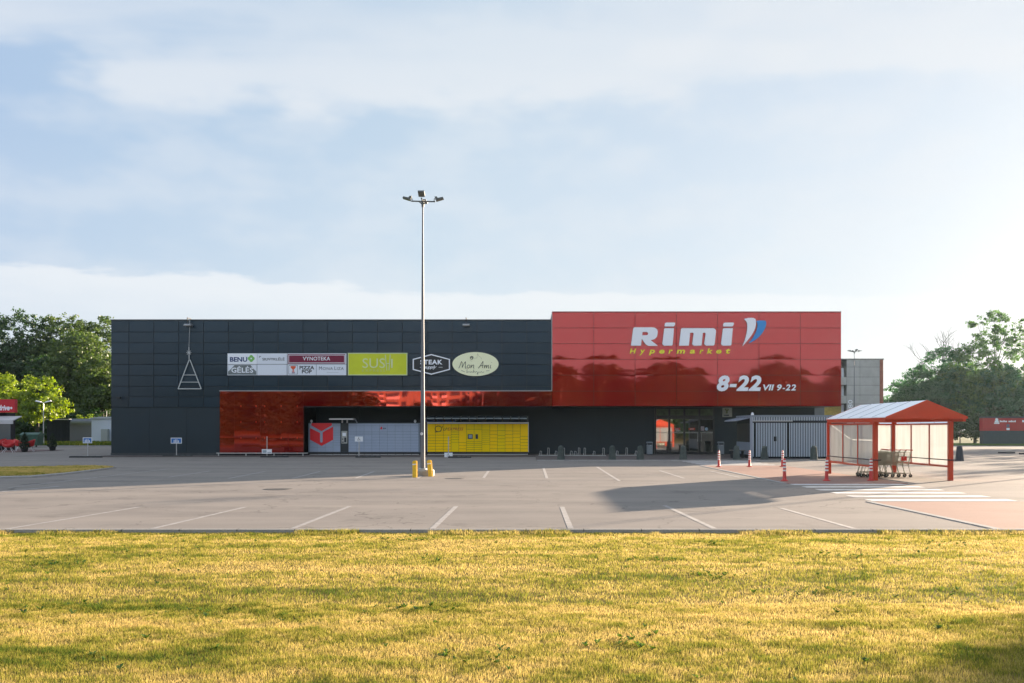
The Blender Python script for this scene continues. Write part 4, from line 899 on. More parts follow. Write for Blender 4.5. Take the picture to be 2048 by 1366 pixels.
# ------------------------------------------------------------------ lamp posts
m_pole = mat('pole_steel', (0.13, 0.14, 0.16), 0.55, metal=0.1, var=0.12, vscale=2, stretch=(1, 1, 0.4))
m_lampd = mat('lamp_housing', (0.10, 0.11, 0.11), 0.45, metal=0.3)
m_lens = mat('lamp_lens', (0.16, 0.17, 0.15), 0.15)
def lamp_proto(loc, label):
    t = empty('lamp_post', loc, label, 'lamp post', 'tall car park lamp posts')
    x, y, z = loc; HH = 10.28
    MB().tube((x, y, 0.25), (x, y, 5.0), 0.088, 0.060, 20).build('pole', m_pole, t, smooth=True)
    MB().tube((x, y, 5.0), (x, y, HH), 0.059, 0.024, 16).build('upper_pole', m_pole, t, smooth=True)
    b = MB(); b.bbox(x - 0.26, x + 0.42, y - 0.3, y + 0.3, 0.0, 0.24, 0.05); b.build('foundation', m_conc, t)
    b = MB(); b.lathe((x, y, 0.24), [(0.16, 0), (0.16, 0.03), (0.11, 0.05)], 16); b.build('base_flange', m_galv, t)
    b = MB(); b.tube((x - 0.43, y, HH), (x + 0.47, y, HH - 0.02), 0.026, 0.026, 8); b.tube((x, y - 0.45, HH), (x, y + 0.45, HH), 0.026, 0.026, 8)
    b.tube((x - 0.0, y, HH - 0.22), (x, y, HH + 0.03), 0.05, 0.05, 10); b.path([(x - 0.16, y, HH), (x, y, HH - 0.14), (x + 0.16, y, HH)], 0.018, 6); b.build('cross_arm', m_lampd, t)
    def flood(cx, cy, cz, dx, dy, tilt):
        L_ = empty('floodlight', (cx, cy, cz), None, None); L_.parent = t; L_.location = Vector((cx, cy, cz)) - Vector(loc)
        L_.rotation_euler = (0, 0, math.atan2(dy, dx)); L_.scale = (0.74, 0.74, 0.80)
        me = MB(); me.prism([(0.02, -0.01), (0.40, 0.05 + tilt), (0.44, -0.02 + tilt), (0.06, -0.10), ], -0.16, 0.16); me.prism([(-0.02, 0.10), (0.10, 0.10), (0.16, 0.01), (0.02, 0.0)], -0.10, 0.10)
        o = me.build('housing', m_lampd); o.parent = L_
        me = MB(); me.prism([(0.06, -0.104), (0.43, -0.022 + tilt), (0.43, -0.027 + tilt), (0.06, -0.109)], -0.14, 0.14); o = me.build('lens', m_lens); o.parent = L_
        me = MB(); me.path([(-0.06, 0, -0.08), (-0.02, -0.12, 0.0), (0.06, -0.17, 0.02)], 0.014, 5); me.path([(-0.06, 0, -0.08), (-0.02, 0.12, 0.0), (0.06, 0.17, 0.02)], 0.014, 5); o = me.build('yoke', m_lampd); o.parent = L_
    flood(x - 0.42, y, HH + 0.10, -1, 0, 0.02); flood(x + 0.46, y, HH + 0.08, 1, 0, 0.02)
    flood(x + 0.02, y - 0.45, HH + 0.12, 0, -1, 0.06); flood(x, y + 0.45, HH + 0.10, 0, 1, 0.06)
    b = MB(); b.tube((x - 0.03, y - 0.097, 1.57), (x - 0.03, y - 0.104, 1.57), 0.055, 0.055, 14); tg = b.build('number_tag', m_white, t)
    MB().box(x - 0.036, x - 0.024, y - 0.108, y - 0.1045, 1.545, 1.595).build('digit', m_ink, tg)
    MB().box(x - 0.06, x + 0.03, y - 0.101, y - 0.088, 0.55, 0.85).build('service_door', m_pole, t)
    return t
xl, yl = G(845.5, 951.5)
lp = lamp_proto((xl, yl, 0), 'tall grey lamp post in the middle of the car park between yellow guards')
for i, (x, y, lb) in enumerate(((36.2, 102, 'distant lamp post in front of the grey concrete block behind the red box'), (35.35, 64.3, 'lamp post whose head enters the right edge of the picture above the trees'),
                  (34.0, 48.5, 'lamp post beyond the right edge that throws the thin shadow line'))):
    copy_tree(lp, loc=(x, y, 0), rz=(0, 0.3, 0.2)[i], label=lb)
# yellow guards
def guard(px, py, lean, label):
    x, y = G(px, py)
    t = empty('pole_guard', (x, y, 0), label, 'pole guard', 'yellow steel guards at the lamp foot')
    b = MB()
    H = 0.60
    def prof(xc, r, y0, y1):
        pts = [(xc - r, 0.0), (xc - r, H - r * .6)] + [(xc - r * math.cos(a), H - r * .6 + r * .75 * math.sin(a)) for a in (0.4, 0.8, 1.2, 1.6, 2.0, 2.4, 2.8)] + [(xc + r, H - r * .6), (xc + r, 0.0)]
        return [(p + (q * lean), q) for p, q in pts]
    b.prism(prof(x, 0.070, 0, 0), y - 0.05, y - 0.02)
    b.prism(prof(x + 0.045, 0.055, 0, 0), y + 0.03, y + 0.06)
    b.prism([(x - 0.065, 0.0), (x - 0.065 + H * .8 * lean, H * 0.8), (x - 0.04 + H * .8 * lean, H * .8), (x - 0.04, 0)], y - 0.019, y + 0.029)
    b.prism([(x + 0.045, 0.0), (x + 0.045 + H * .8 * lean, H * 0.8), (x + 0.07 + H * .8 * lean, H * .8), (x + 0.07, 0)], y - 0.019, y + 0.029)
    b.build('steel_channel', m_yellow, t)
    MB().prism([(x - 0.071 + lean * .45, 0.45), (x + 0.071 + lean * .45, 0.47), (x + 0.071 + lean * .5, 0.50), (x - 0.071 + lean * .5, 0.485)], y - 0.053, y - 0.0505).build('reflective_band', m_white, t)
guard(829, 955, 0.0, 'upright yellow guard with a white band left of the lamp foot')
guard(861, 953, -0.10, 'leaning yellow guard right of the lamp foot')

# ------------------------------------------------------------------ red and white delineators
m_dred = mat('delineator_red', (0.50, 0.035, 0.03), 0.5); m_dwhite = mat('delineator_white', (0.78, 0.76, 0.74), 0.5)
def delin():
    t = empty('delineator_post', (0, 0, 0), '', 'delineator', 'red and white flexible posts around the walkway')
    MB().lathe((0, 0, 0), [(0.13, 0), (0.13, 0.02), (0.075, 0.045), (0.062, 0.08), (0.045, 0.60), (0.042, 0.72), (0.02, 0.755)], 14).build('post', m_dred, t, smooth=True)
    for k in range(4):
        z = 0.33 + k * 0.105
        MB().lathe((0, 0, z), [(0.058 - k * 0.002, 0), (0.057 - k * 0.002, 0.052)], 14).build('white_band', m_dwhite, t)
    return t
dp = delin()
for i, (px, py, lb) in enumerate([(1438, 934, 'red and white post at the far left corner of the pink walkway, near the entrance'), (1499, 934, 'red and white post at the far end of the walkway, middle of its three'), (1565, 934, 'red and white post at the far end of the walkway, nearest the trolley shelter'),
                                  (1569, 962.3, 'red and white post at the near end of the walkway, farthest from the shelter'), (1653, 961.8, 'red and white post at the near end of the walkway, middle of its three'), (1742, 961.6, 'red and white post touching the near left leg of the trolley shelter')]):
    x, y = G(px, py); o = dp if i == 0 else copy_tree(dp)
    o.location = (x, y, 0.006); o['label'] = lb; o.rotation_euler = (random.uniform(-.02, .02), random.uniform(-.02, .02), i)

# ------------------------------------------------------------------ trolley shelters
def poly_mat():
    m = bpy.data.materials.new('milky_polycarbonate'); m.use_nodes = True; t = m.node_tree; nn = t.nodes.new; lk = t.links.new
    b = t.nodes['Principled BSDF']; o = t.nodes['Material Output']
    b.inputs['Base Color'].default_value = (0.72, 0.69, 0.62, 1); b.inputs['Roughness'].default_value = 0.35
    g = nn('ShaderNodeNewGeometry'); mpg = nn('ShaderNodeMapping'); mpg.inputs['Scale'].default_value = (3, 3, 0.35); lk(g.outputs['Position'], mpg.inputs[0])
    no = nn('ShaderNodeTexNoise'); lk(mpg.outputs[0], no.inputs['Vector']); no.inputs['Scale'].default_value = 1.6; no.inputs['Detail'].default_value = 5
    mr = nn('ShaderNodeMapRange'); lk(no.outputs[0], mr.inputs[0]); mr.inputs[1].default_value = 0.3; mr.inputs[2].default_value = 0.7
    mix = nn('ShaderNodeMixRGB'); lk(mr.outputs[0], mix.inputs[0]); mix.inputs[1].default_value = (0.66, 0.68, 0.68, 1); mix.inputs[2].default_value = (0.80, 0.83, 0.85, 1)
    tr = nn('ShaderNodeBsdfTranslucent'); dk = nn('ShaderNodeMixRGB'); dk.blend_type = 'MULTIPLY'; dk.inputs[0].default_value = 1; lk(mix.outputs[0], dk.inputs[1]); dk.inputs[2].default_value = (0.70, 0.73, 0.76, 1); lk(dk.outputs[0], tr.inputs[0]); lk(mix.outputs[0], b.inputs['Base Color'])
    tp = nn('ShaderNodeBsdfTransparent'); tp.inputs[0].default_value = (0.9, 0.88, 0.84, 1)
    m1 = nn('ShaderNodeMixShader'); m1.inputs[0].default_value = 0.55; lk(b.outputs[0], m1.inputs[1]); lk(tr.outputs[0], m1.inputs[2])
    m2 = nn('ShaderNodeMixShader'); m2.inputs[0].default_value = 0.38; lk(m1.outputs[0], m2.inputs[1]); lk(tp.outputs[0], m2.inputs[2])
    lk(m2.outputs[0], o.inputs[0]); return m
m_poly = poly_mat()
m_roofw = mat('pale_roof_sheet', (0.84, 0.86, 0.90), 0.35, var=0.05, vscale=2)
def shelter():
    t = empty('trolley_shelter', (0, 0, 0), '', 'trolley shelter', 'red framed trolley shelters')
    W, D_ = 1.275, 2.4; p = 0.07
    for sx in (-1, 1):
        for sy in (-1, 1):
            MB().box(sx * W - p, sx * W + p, sy * D_ - p, sy * D_ + p, 0.0, 2.0).build('post', m_redpaint, t)
    b = MB()
    for sx in (-1, 1): b.box(sx * W - 0.05, sx * W + 0.05, -3.40, 2.45, 2.001, 2.12)
    b.box(-W + 0.051, W - 0.051, 2.35, 2.45, 2.001, 2.10)
    b.box(-W + 0.051, W - 0.051, -2.45, -2.35, 2.001, 2.10); b.build('eave_beam', m_redpaint, t)
    hw = 1.335
    for nm, y0, y1 in (('gable', -3.52, -3.46), ('gable', 2.48, 2.53)):
        MB().prism([(-hw, 2.085), (hw, 2.085), (hw, 2.155), (0, 2.70), (-hw, 2.155)], y0, y1).build(nm, m_redpaint, t)
    for s in (-1, 1):
        b = MB(); b.prism([(s * hw, 2.125), (s * hw, 2.15), (0.0 + s * 0.004, 2.695), (0.0 + s * 0.004, 2.67)], -3.459, 2.479); rf = b.build('roof_sheet', m_roofw, t)
        for k in range(1, 5):
            y = -3.46 + 5.94 * k / 5; b = MB(); b.prism([(s * hw, 2.151), (s * hw, 2.166), (s * 0.006, 2.711), (s * 0.006, 2.696)], y - 0.012, y + 0.012)
            b.build('sheet_joint', mat('joint_grey', (0.50, 0.52, 0.55), 0.5), rf)
    # side and rear walls
    def wall(a, bb, n, axis, c):
        for k in range(n):
            u0 = a + (bb - a) * k / n; u1 = a + (bb - a) * (k + 1) / n
            g = 0.03
            if axis == 'y': MB().box(c - 0.006, c + 0.006, u0 + g, u1 - g, 0.52, 1.90).build('side_panel', m_poly, t)
            else: MB().box(u0 + g, u1 - g, c - 0.006, c + 0.006, 0.52, 1.90).build('rear_panel', m_poly, t)
        b = MB()
        def bar(v0, v1, z0, z1):
            if axis == 'y': b.box(c - 0.025, c + 0.025, v0, v1, z0, z1)
            else: b.box(v0, v1, c - 0.025, c + 0.025, z0, z1)
        bar(a, bb, 0.44, 0.50); bar(a, bb, 1.90, 1.955)
        for k in range(0, n + 1):
            u = a + (bb - a) * k / n; 
            if k == 0: bar(u, u + 0.03, 0.5, 1.9)
            elif k == n: bar(u - 0.03, u, 0.5, 1.9)
            else: bar(u - 0.03, u + 0.03, 0.5, 1.9)
        b.build('wall_frame', m_redpaint, t)
    wall(-D_ + p, D_ - p, 3, 'y', -W); wall(-D_ + p, D_ - p, 3, 'y', W); wall(-W + p, W - p, 2, 'x', D_)
    for s in (-1, 1):
        b = MB(); b.tube((s * (W + 0.10) if s < 0 else s * (W - 0.10), -D_ - 0.25, 0.70), (s * (W + 0.10) if s < 0 else s * (W - 0.10), D_ - 0.1, 0.70), 0.018); b.tube((s * W - 0.1, -D_ - 0.1, 0.70), (s * W + 0.16, -D_ - 0.1, 0.70), 0.018); b.build('bumper_rail', m_ink, t)
    return t
sh = shelter(); sh.location = (13.13, 33.8, 0); sh['label'] = 'red framed trolley shelter with milky panels and white pitched roof, by the zebra crossing'
copy_tree(sh, loc=(33.6, 80, 0), rz=R(-90), label='distant red and white shelter glimpsed behind the near one')

# shopping trolleys
m_wire = mat('chrome_wire', (0.40, 0.41, 0.34), 0.35, metal=0.7)
def trolley():
    t = empty('shopping_trolley', (0, 0, 0), '', 'shopping trolley', 'shopping trolleys pushed into one another')
    # local: handle at +X, nose at -X ; length 1 m
    hw0, hw1 = 0.24, 0.28
    bot = lambda u: ((-0.42 + 0.80 * u), 0.45 + 0.06 * 0); 
    b = MB()
    zb0, zt0 = 0.46, 0.92
    def side(u, s, v):            # u along 0 nose..1 handle, v bottom..top
        x0 = -0.36 + 0.74 * u; x1 = -0.52 + 0.98 * u
        zt_ = 0.84 + 0.08 * u; zb_ = 0.44 + 0.0 * u
        yy = (0.17 + 0.08 * u) + v * 0.03
        return (x0 + (x1 - x0) * v, s * yy, zb_ + (zt_ - zb_) * v)
    r = 0.0042
    for s in (-1, 1):
        for k in range(19): b.tube(side(k / 18, s, 0), side(k / 18, s, 1), r, r, 4, False)
        for v in (0, .14, .28, .42, .56, .7, .85, 1): b.tube(side(0, s, v), side(1, s, v), r * (2 if v in (0, 1) else 1), None, 4, False)
    for u in (0, 1):
        for k in range(7):
            f_ = -1 + 2 * k / 6
            p = side(u, 1, 0); q = side(u, 1, 1); b.tube((p[0], p[1] * f_, p[2]), (q[0], q[1] * f_, q[2]), r, r, 4, False)
        for v in (.25, .5, .75, 1):
            p = side(u, 1, v); b.tube((p[0], -p[1], p[2]), p, r, r, 4, False)
    for k in range(9):
        p = side(k / 8, 1, 0); b.tube((p[0], -p[1], p[2]), p, r, r, 4, False)
    for k in range(5):
        f_ = -1 + 2 * k / 4; p = side(0, 1, 0); q = side(1, 1, 0); b.tube((p[0], p[1] * f_, p[2]), (q[0], q[1] * f_, q[2]), r, r, 4, False)
    b.build('basket', m_wire, t)
    b = MB(); b.tube((0.50, -0.29, 0.985), (0.50, 0.29, 0.985), 0.017, None, 8); h = b.build('handle', mat('handle_red', (0.62, 0.03, 0.02), 0.4), t)
    b = MB()
    for s in (-1, 1):
        b.path([(0.50, s * 0.28, 0.985), (0.44, s * 0.28, 0.90), (0.36, s * 0.25, 0.44), (0.44, s * 0.25, 0.14)], 0.011, 6)
        b.path([(0.44, s * 0.25, 0.14), (-0.44, s * 0.16, 0.16), (-0.36, s * 0.17, 0.44)], 0.010, 6)
    b.tube((-0.44, -0.16, 0.16), (-0.44, 0.16, 0.16), 0.010, None, 6); b.tube((0.1, -0.22, 0.15), (0.1, 0.22, 0.15), 0.008, None, 6)
    b.build('chassis', m_wire, t)
    MB().box(0.10, 0.30, -0.275, -0.262, 0.60, 0.76).build('red_plate', mat('handle_red', (0.62, 0.03, 0.02), 0.4), t)
    for x, s in ((0.44, -1), (0.44, 1), (-0.44, -1), (-0.44, 1)):
        yy = s * (0.25 if x > 0 else 0.17)
        wh = MB(); wh.tube((x, yy - 0.018, 0.062), (x, yy + 0.018, 0.062), 0.060, None, 14); wo = wh.build('wheel', m_black, t)
        fk = MB(); fk.box(x - 0.015, x + 0.015, yy - 0.026, yy - 0.020, 0.05, 0.15); fk.box(x - 0.015, x + 0.015, yy + 0.020, yy + 0.026, 0.05, 0.15); fk.build('fork', m_wire, wo)
    return t
tp_ = trolley()
for i in range(5):
    o = tp_ if i == 0 else copy_tree(tp_)
    o.location = (13.40 - 0.215 * i, 33.55, 0.012 if 13.4 - .215 * i < 12.7 else 0.004)
    if i:
        for c_ in kids(o):
            if c_.name.startswith('red_plate'): bpy.data.objects.remove(c_)
    o['label'] = ['shopping trolley at the free end of the nested row, handle and red plate fully seen', 'second trolley from the handle end of the nested row', 'middle trolley of the nested row in the shelter', 'fourth trolley from the handle end of the nested row', 'innermost trolley of the nested row, wheels showing under the side panels'][i]
o = copy_tree(tp_, loc=(12.9, 34.6, 0.006), label='shopping trolley standing behind the nested row inside the shelter')

# ------------------------------------------------------------------ striped shed
SX0, SX1, SY0, SY1, SZ = 12.95, 17.55, 53.3, 56.9, 2.5
t = empty('striped_shed', ((SX0 + SX1) / 2, SY0, 0.05), 'shed clad in light upright slats over dark sheet beside the entrance', 'shed')
b = MB(); b.box(SX0 + 0.06, SX1, SY0 + 0.06, SY1, 0.05, SZ - 0.05)
b.build('wall', mat('shed_dark', (0.006, 0.011, 0.018), 0.7, spec=0.2), t)
b = MB(); b.box(SX0 - 0.02, SX1 + 0.05, SY0 - 0.05, SY1 + 0.05, SZ - 0.045, SZ + 0.05); b.build('roof', mat('shed_edge', (0.20, 0.24, 0.30), 0.4), t)
m_slat = mat('shed_slat', (0.52, 0.60, 0.70), 0.45)
n = 47; pitch = (SX1 - SX0 - 0.1) / n
b = MB(); b2 = MB()
for k in range(n):
    x = SX0 + 0.12 + k * pitch
    b.box(x, x + pitch * 0.40, SY0 + 0.0, SY0 + 0.04, 2.24, SZ - 0.047)
    if k in (1,): continue
    b2.box(x, x + pitch * 0.40, SY0 - 0.02, SY0 + 0.02, 0.16, 2.10)
b.build('upper_slats', m_slat, t); b2.build('door_slats', m_slat, t)
b = MB(); b.box(SX0 + 0.1, SX0 + 2.4, SY0 - 0.06, SY0 - 0.021, 2.19, 2.235); b.build('door_track', m_trim, t)
MB().box(SX0 + 0.1, SX1 - 0.02, SY0 - 0.03, SY0 + 0.055, 2.105, 2.185).build('track_beam', m_joint, t)
MB().box(SX0 + 2.12, SX0 + 2.17, SY0 - 0.028, SY0 + 0.03, 0.12, 2.10).build('door_edge', m_joint, t)
MB().box(SX0 + 1.30, SX0 + 1.47, SY0 - 0.05, SY0 - 0.021, 1.05, 1.32).build('lock_box', m_joint, t)
MB().box(SX0 - 0.03, SX0 + 0.10, SY0 - 0.03, SY0 + 0.10, 0.05, SZ - 0.047).build('corner_post', mat('shed_edge2', (0.26, 0.29, 0.36), 0.4), t)
MB().box(SX0 + 0.0, SX0 + 0.058, SY0 + 0.12, SY1, 0.25, 0.98).build('counter_panel', mat('shed_panel', (0.20, 0.24, 0.31), 0.5), t)
MB().box(SX0 + 0.02, SX0 + 0.055, SY0 + 0.12, SY1, 0.985, 2.08).build('dark_opening', mat('opening_dark', (0.012, 0.016, 0.018), 0.6), t)  # dark sheet standing in for the unlit opening above the counter
b = MB(); b.prism([(SX0 - 0.75, 2.20), (SX0 - 0.75, 2.24), (SX0 + 0.05, 2.42), (SX0 + 0.05, 2.38)], SY0 + 0.4, SY1); 
for k in range(5): b.prism([(SX0 - 0.75 + 0.0, 2.245), (SX0 - 0.75, 2.27), (SX0 + 0.05, 2.45), (SX0 + 0.05, 2.425)], SY0 + 0.45 + k * 0.75, SY0 + 0.5 + k * 0.75)
b.build('awning', mat('awning_grey', (0.24, 0.27, 0.34), 0.5), t)
MB().lathe((SX0 + 0.12, SY0 + 0.1, SZ + 0.052), [(0.09, 0), (0.08, 0.08), (0.04, 0.15), (0.005, 0.17)], 10).build('globe_lamp', m_white, t, smooth=True)
# bench
t = empty('bench', (12.35, 54.6, 0.05), 'low dark bench beside the counter side of the striped shed', 'bench')
MB().box(11.95, 12.8, 54.0, 54.45, 0.47, 0.53).build('seat', mat('bench_wood', (0.12, 0.13, 0.12), 0.6), t)
for x in (12.02, 12.66): MB().box(x, x + 0.07, 54.03, 54.42, 0.05, 0.468).build('leg', m_joint, t)

# ------------------------------------------------------------------ left background
t = empty('drive_in_kiosk', (-43.5, 75, 0.03), 'small dark kiosk with a red sign board and pale awning at the left edge', 'kiosk')
d = 75.0
def Wp(px, py, d): q = P(px, py, d); return q[0], q[2]
xk, zk = Wp(24, 850, d)
MB().box(xk - 9, xk - 0.4, d, d + 1.2, 0.031, 3.05).build('wall', m_joint, t)
MB().box(xk - 8.9, xk + 0.0 - 0.1, d - 0.03, d - 0.001, 0.7, 2.2).build('window', mat('kiosk_glass', (0.05, 0.09, 0.13), 0.08, spec=1.0), t)
xs_, z1 = Wp(29.5, 798.5, d - 0.5); _, z0 = Wp(0, 825, d - 0.5)
sg = MB().box(xs_ - 9, xs_, d - 0.5, d - 0.1, z0, z1).build('sign_board', mat('sign_red', (0.52, 0.004, 0.018), 0.45), t)
a0, c1 = Wp(-3, 811, d - 0.5); a1, c0 = Wp(19.5, 821, d - 0.5)
text('drive', a0, a1, c0, c1 + 0.05, d - 0.502, m_whites, 'lettering', sg, shear=0.2, bold=0.03)
zz = (c0 + c1) / 2
b = MB(); b.box(a1 + 0.02, a1 + 0.22, d - 0.508, d - 0.501, zz - 0.035, zz + 0.035); b.box(a1 + 0.085, a1 + 0.155, d - 0.5079, d - 0.5011, zz - 0.10, zz + 0.10); b.build('plus_symbol', m_whites, sg)
b = MB(); b.prismx([(d - 1.5, 2.15), (d - 1.5, 2.45), (d - 0.2, 2.80), (d - 0.2, 2.72), (d - 1.42, 2.40), (d - 1.42, 2.15)], xk - 9, xk + 0.9); b.build('awning', mat('awning_pale', (0.50, 0.50, 0.52), 0.6, var=0.1), t)
b = MB(); b.box(xk + 0.75, xk + 0.82, d - 1.45, d - 1.38, 0.03, 2.15); b.build('awning_post', m_joint, t)
# red bucket chairs
def chair_proto():
    t = empty('red_armchair', (0, 0, 0), '', 'chair', 'red bucket chairs on the kiosk terrace')
    m = mat('chair_red', (0.50, 0.012, 0.014), 0.5)
    b = MB(); n = 14
    rings = []
    vs = []; fs = []
    prof = [(0.20, 0.36), (0.34, 0.42), (0.42, 0.60), (0.44, 0.78)]
    for (r, z) in prof:
        for i in range(n):
            a = 2 * math.pi * i / n; back = max(0, math.sin(a)); zz = z + (0.16 * back if z > 0.5 else 0) - (0.16 * max(0, -math.sin(a)) if z > 0.5 else 0)
            vs.append((r * math.cos(a), r * math.sin(a), zz))
    for k in range(3):
        for i in range(n): j = (i + 1) % n; fs.append((k * n + i, k * n + j, (k + 1) * n + j, (k + 1) * n + i))
    fs.append(tuple(range(n - 1, -1, -1)))
    b.add(vs, fs); o = b.build('seat_shell', m, t, smooth=True, fixn=False)
    md = o.modifiers.new('thick', 'SOLIDIFY'); md.thickness = 0.03
    MB().lathe((0, -0.02, 0.40), [(0.28, 0), (0.30, 0.05), (0.27, 0.08)], 14).build('cushion', m, t, smooth=True)
    for sx in (-1, 1):
        for sy in (-1, 1): MB().tube((sx * 0.12, sy * 0.12, 0.38), (sx * 0.36, sy * 0.34, 0.0), 0.018, 0.014, 6).build('leg', m_white, t)
    return t
cp_ = chair_proto()
for i, (px, py, rz, lb) in enumerate([(17, 905, 0.3, 'red bucket chair with white legs nearest the car park road'), (1, 901, -0.5, 'red bucket chair cut by the left edge, below the awning'), (40, 902, 2.2, 'red bucket chair turned away, between kiosk and potted cypress'), (58, 903, -1.2, 'red bucket chair half hidden behind the potted cypress')]):
    x, y = G(px, py, 0.03); o = cp_ if i == 0 else copy_tree(cp_); o.location = (x, y, 0.03); o.rotation_euler = (0, 0, rz); o['label'] = lb
# dumpster
t = empty('green_dumpster', (lx(58, 88), 88, 0), 'green wheeled rubbish container behind the red chairs', 'dumpster')
xd, yd = lx(58, 88), 88
m_dump = mat('dumpster_green', (0.015, 0.07, 0.045), 0.5, var=0.2)
MB().prism([(xd - 0.72, 0.22), (xd + 0.72, 0.22), (xd + 0.84, 1.15), (xd - 0.84, 1.15)], yd, yd + 1.1).build('body', m_dump, t)
MB().prismx([(yd - 0.06, 1.155), (yd - 0.02, 1.24), (yd + 0.5, 1.42), (yd + 1.16, 1.28), (yd + 1.16, 1.155)], xd - 0.9, xd + 0.9).build('lid', m_dump, t)
for s in (-1, 1): MB().tube((xd + s * 0.6, yd + 0.1, 0.11), (xd + s * 0.6 + 0.08, yd + 0.1, 0.11), 0.10, None, 12).build('wheel', m_black, t)
# containers and shed by the verge
def cont(px0, px1, d, top, name, label, m, cat):
    x0, zt_ = Wp(px0, top, d); x1, _ = Wp(px1, top, d)
    t = empty(name, ((x0 + x1) / 2, d, 0.1), label, cat); return t, x0, x1, zt_
m_cdark = mat('container_dark', (0.012, 0.018, 0.028), 0.6, var=0.2)
t, x0, x1, zt_ = cont(94, 139, 106, 838, 'dark_container', 'dark shipping container with a thin pale top edge behind the verge', m_cdark, 'container')
b = MB(); b.box(x0, x1, 106, 109.5, 0.1, zt_ - 0.1)
for k in range(14): xx = x0 + 0.1 + k * (x1 - x0 - 0.2) / 14; b.box(xx, xx + 0.08, 105.95, 105.998, 0.25, zt_ - 0.2)
b.build('body', m_cdark, t); MB().box(x0 - 0.02, x1, 105.9, 109.6, zt_ - 0.098, zt_).build('top_edge', m_trim, t)
t, x0, x1, zt_ = cont(139.5, 183, 105.5, 837, 'round_top_hut', 'dark sheet-metal hut with a rounded sunlit top edge', m_cdark, 'hut')
b = MB(); prof = [(105.5, 0.1), (105.5, zt_ - 0.75)] + [(105.5 + 0.7 - 0.7 * math.cos(a), zt_ - 0.75 + 0.75 * math.sin(a)) for a in (0.3, 0.6, 0.9, 1.2, 1.57)] + [(109, zt_), (109, 0.1)]
b.prismx(prof, x0, x1); b.build('body', mat('sheet_metal_dark', (0.12, 0.13, 0.14), 0.32, metal=0.7), t)
t, x0, x1, zt_ = cont(183, 226, 104, 833.5, 'white_hut', 'white flat-roofed hut partly hidden by the left end of the supermarket', m_white, 'hut')
MB().box(x0, x1 + 1, 104, 108, 0.1, zt_ - 0.22).build('wall', mat('hut_white', (0.50, 0.56, 0.66), 0.6), t)
MB().prism([(x0 - 0.12, zt_ - 0.215), (x1 + 1.1, zt_ - 0.215), (x1 + 1.1, zt_ - 0.02), (x0 + 1.0, zt_), (x0 - 0.12, zt_ - 0.12)], 103.85, 108.1).build('roof', mat('hut_roof', (0.42, 0.46, 0.52), 0.6), t)
MB().tube((x0 + 1.25, 105, zt_), (x0 + 1.25, 105, zt_ + 0.65), 0.025).build('antenna', m_galv, t)
q0, qz = Wp(204, 858, 103.7); q1, _ = Wp(217.5, 858, 103.7)
t = empty('utility_cabinet', ((q0 + q1) / 2, 103.5, 0.1), 'grey utility cabinet standing against the white hut', 'cabinet')
MB().bbox(q0, q1, 103.4, 103.9, 0.1, qz, 0.03).build('body', mat('cabinet_grey', (0.30, 0.33, 0.33), 0.6), t)
b = MB(); b.box(q0 + 0.05, q1 - 0.05, 103.385, 103.399, 0.2, (qz + .1) / 2); b.box(q0 + 0.05, q1 - 0.05, 103.385, 103.399, (qz + .1) / 2 + 0.04, qz - 0.08); b.build('door', mat('cabinet_grey', (0.3, 0.33, 0.33), 0.6), t)
# two-armed street lamp
xd, yd = lx(87, 93), 93
t = empty('street_lamp', (xd, yd, 0.1), 'short grey two-armed street lamp in front of the yellow-green tree', 'street lamp')
_, ztop_ = Wp(87, 806, 93)
MB().tube((xd, yd, 0.1), (xd, yd, ztop_), 0.06, 0.04, 10).build('pole', m_galv, t)
MB().tube((xd, yd, 0.1), (xd, yd, 0.9), 0.085, 0.08, 10).build('pole_base', m_galv, t)
for s in (-1, 1):
    b = MB(); b.tube((xd, yd, ztop_ - 0.02), (xd + s * 0.28, yd, ztop_ + 0.12), 0.03); b.add([(xd + s * 0.22, yd - 0.10, ztop_ + 0.05), (xd + s * 0.82, yd - 0.10, ztop_ + 0.17), (xd + s * 0.82, yd + 0.10, ztop_ + 0.17), (xd + s * 0.22, yd + 0.10, ztop_ + 0.05), (xd + s * 0.25, yd - 0.06, ztop_ + 0.16), (xd + s * 0.72, yd - 0.06, ztop_ + 0.27), (xd + s * 0.72, yd + 0.06, ztop_ + 0.27), (xd + s * 0.25, yd + 0.06, ztop_ + 0.16)], [(0, 1, 2, 3), (4, 5, 6, 7), (0, 1, 5, 4), (1, 2, 6, 5), (2, 3, 7, 6), (3, 0, 4, 7)]); b.build('lamp_head', m_white, t)

# ------------------------------------------------------------------ right background
x0, z1 = Wp(1967, 834, 105); d0 = 105
t = empty('annex_building', (57, 104, 0.0), 'low annex with red upper band and grey base at the right edge', 'building')
b = MB(); b.box(x0, x0 + 16, d0, d0 + 0.9, 0, 1.55); b.build('base_wall', mat('annex_grey', (0.045, 0.062, 0.078), 0.5, var=0.1), t)
b = MB(); b.box(x0 - 0.02, x0 + 16, d0 - 0.03, d0 + 0.9, 1.552, 3.0); b.build('red_band', mat('annex_red', (0.42, 0.03, 0.035), 0.45, var=0.06), t)
b = MB(); b.box(x0 - 0.05, x0 + 16, d0 - 0.08, d0 + 1.0, 3.002, 3.18); b.build('roof', mat('annex_roof', (0.05, 0.06, 0.065), 0.6), t)
def W5(u, v): return Wp(1970 + u / 21.01, 830 + v / 21.01, d0 - 0.03)
a0, c1 = W5(620, 225); a1, c0 = W5(1305, 300)
text('KAVINĖ KEPYKLA', a0, a1, c0, c1, d0 - 0.032, m_whites, 'lettering', t, bold=0.03) if False else None
b = MB()
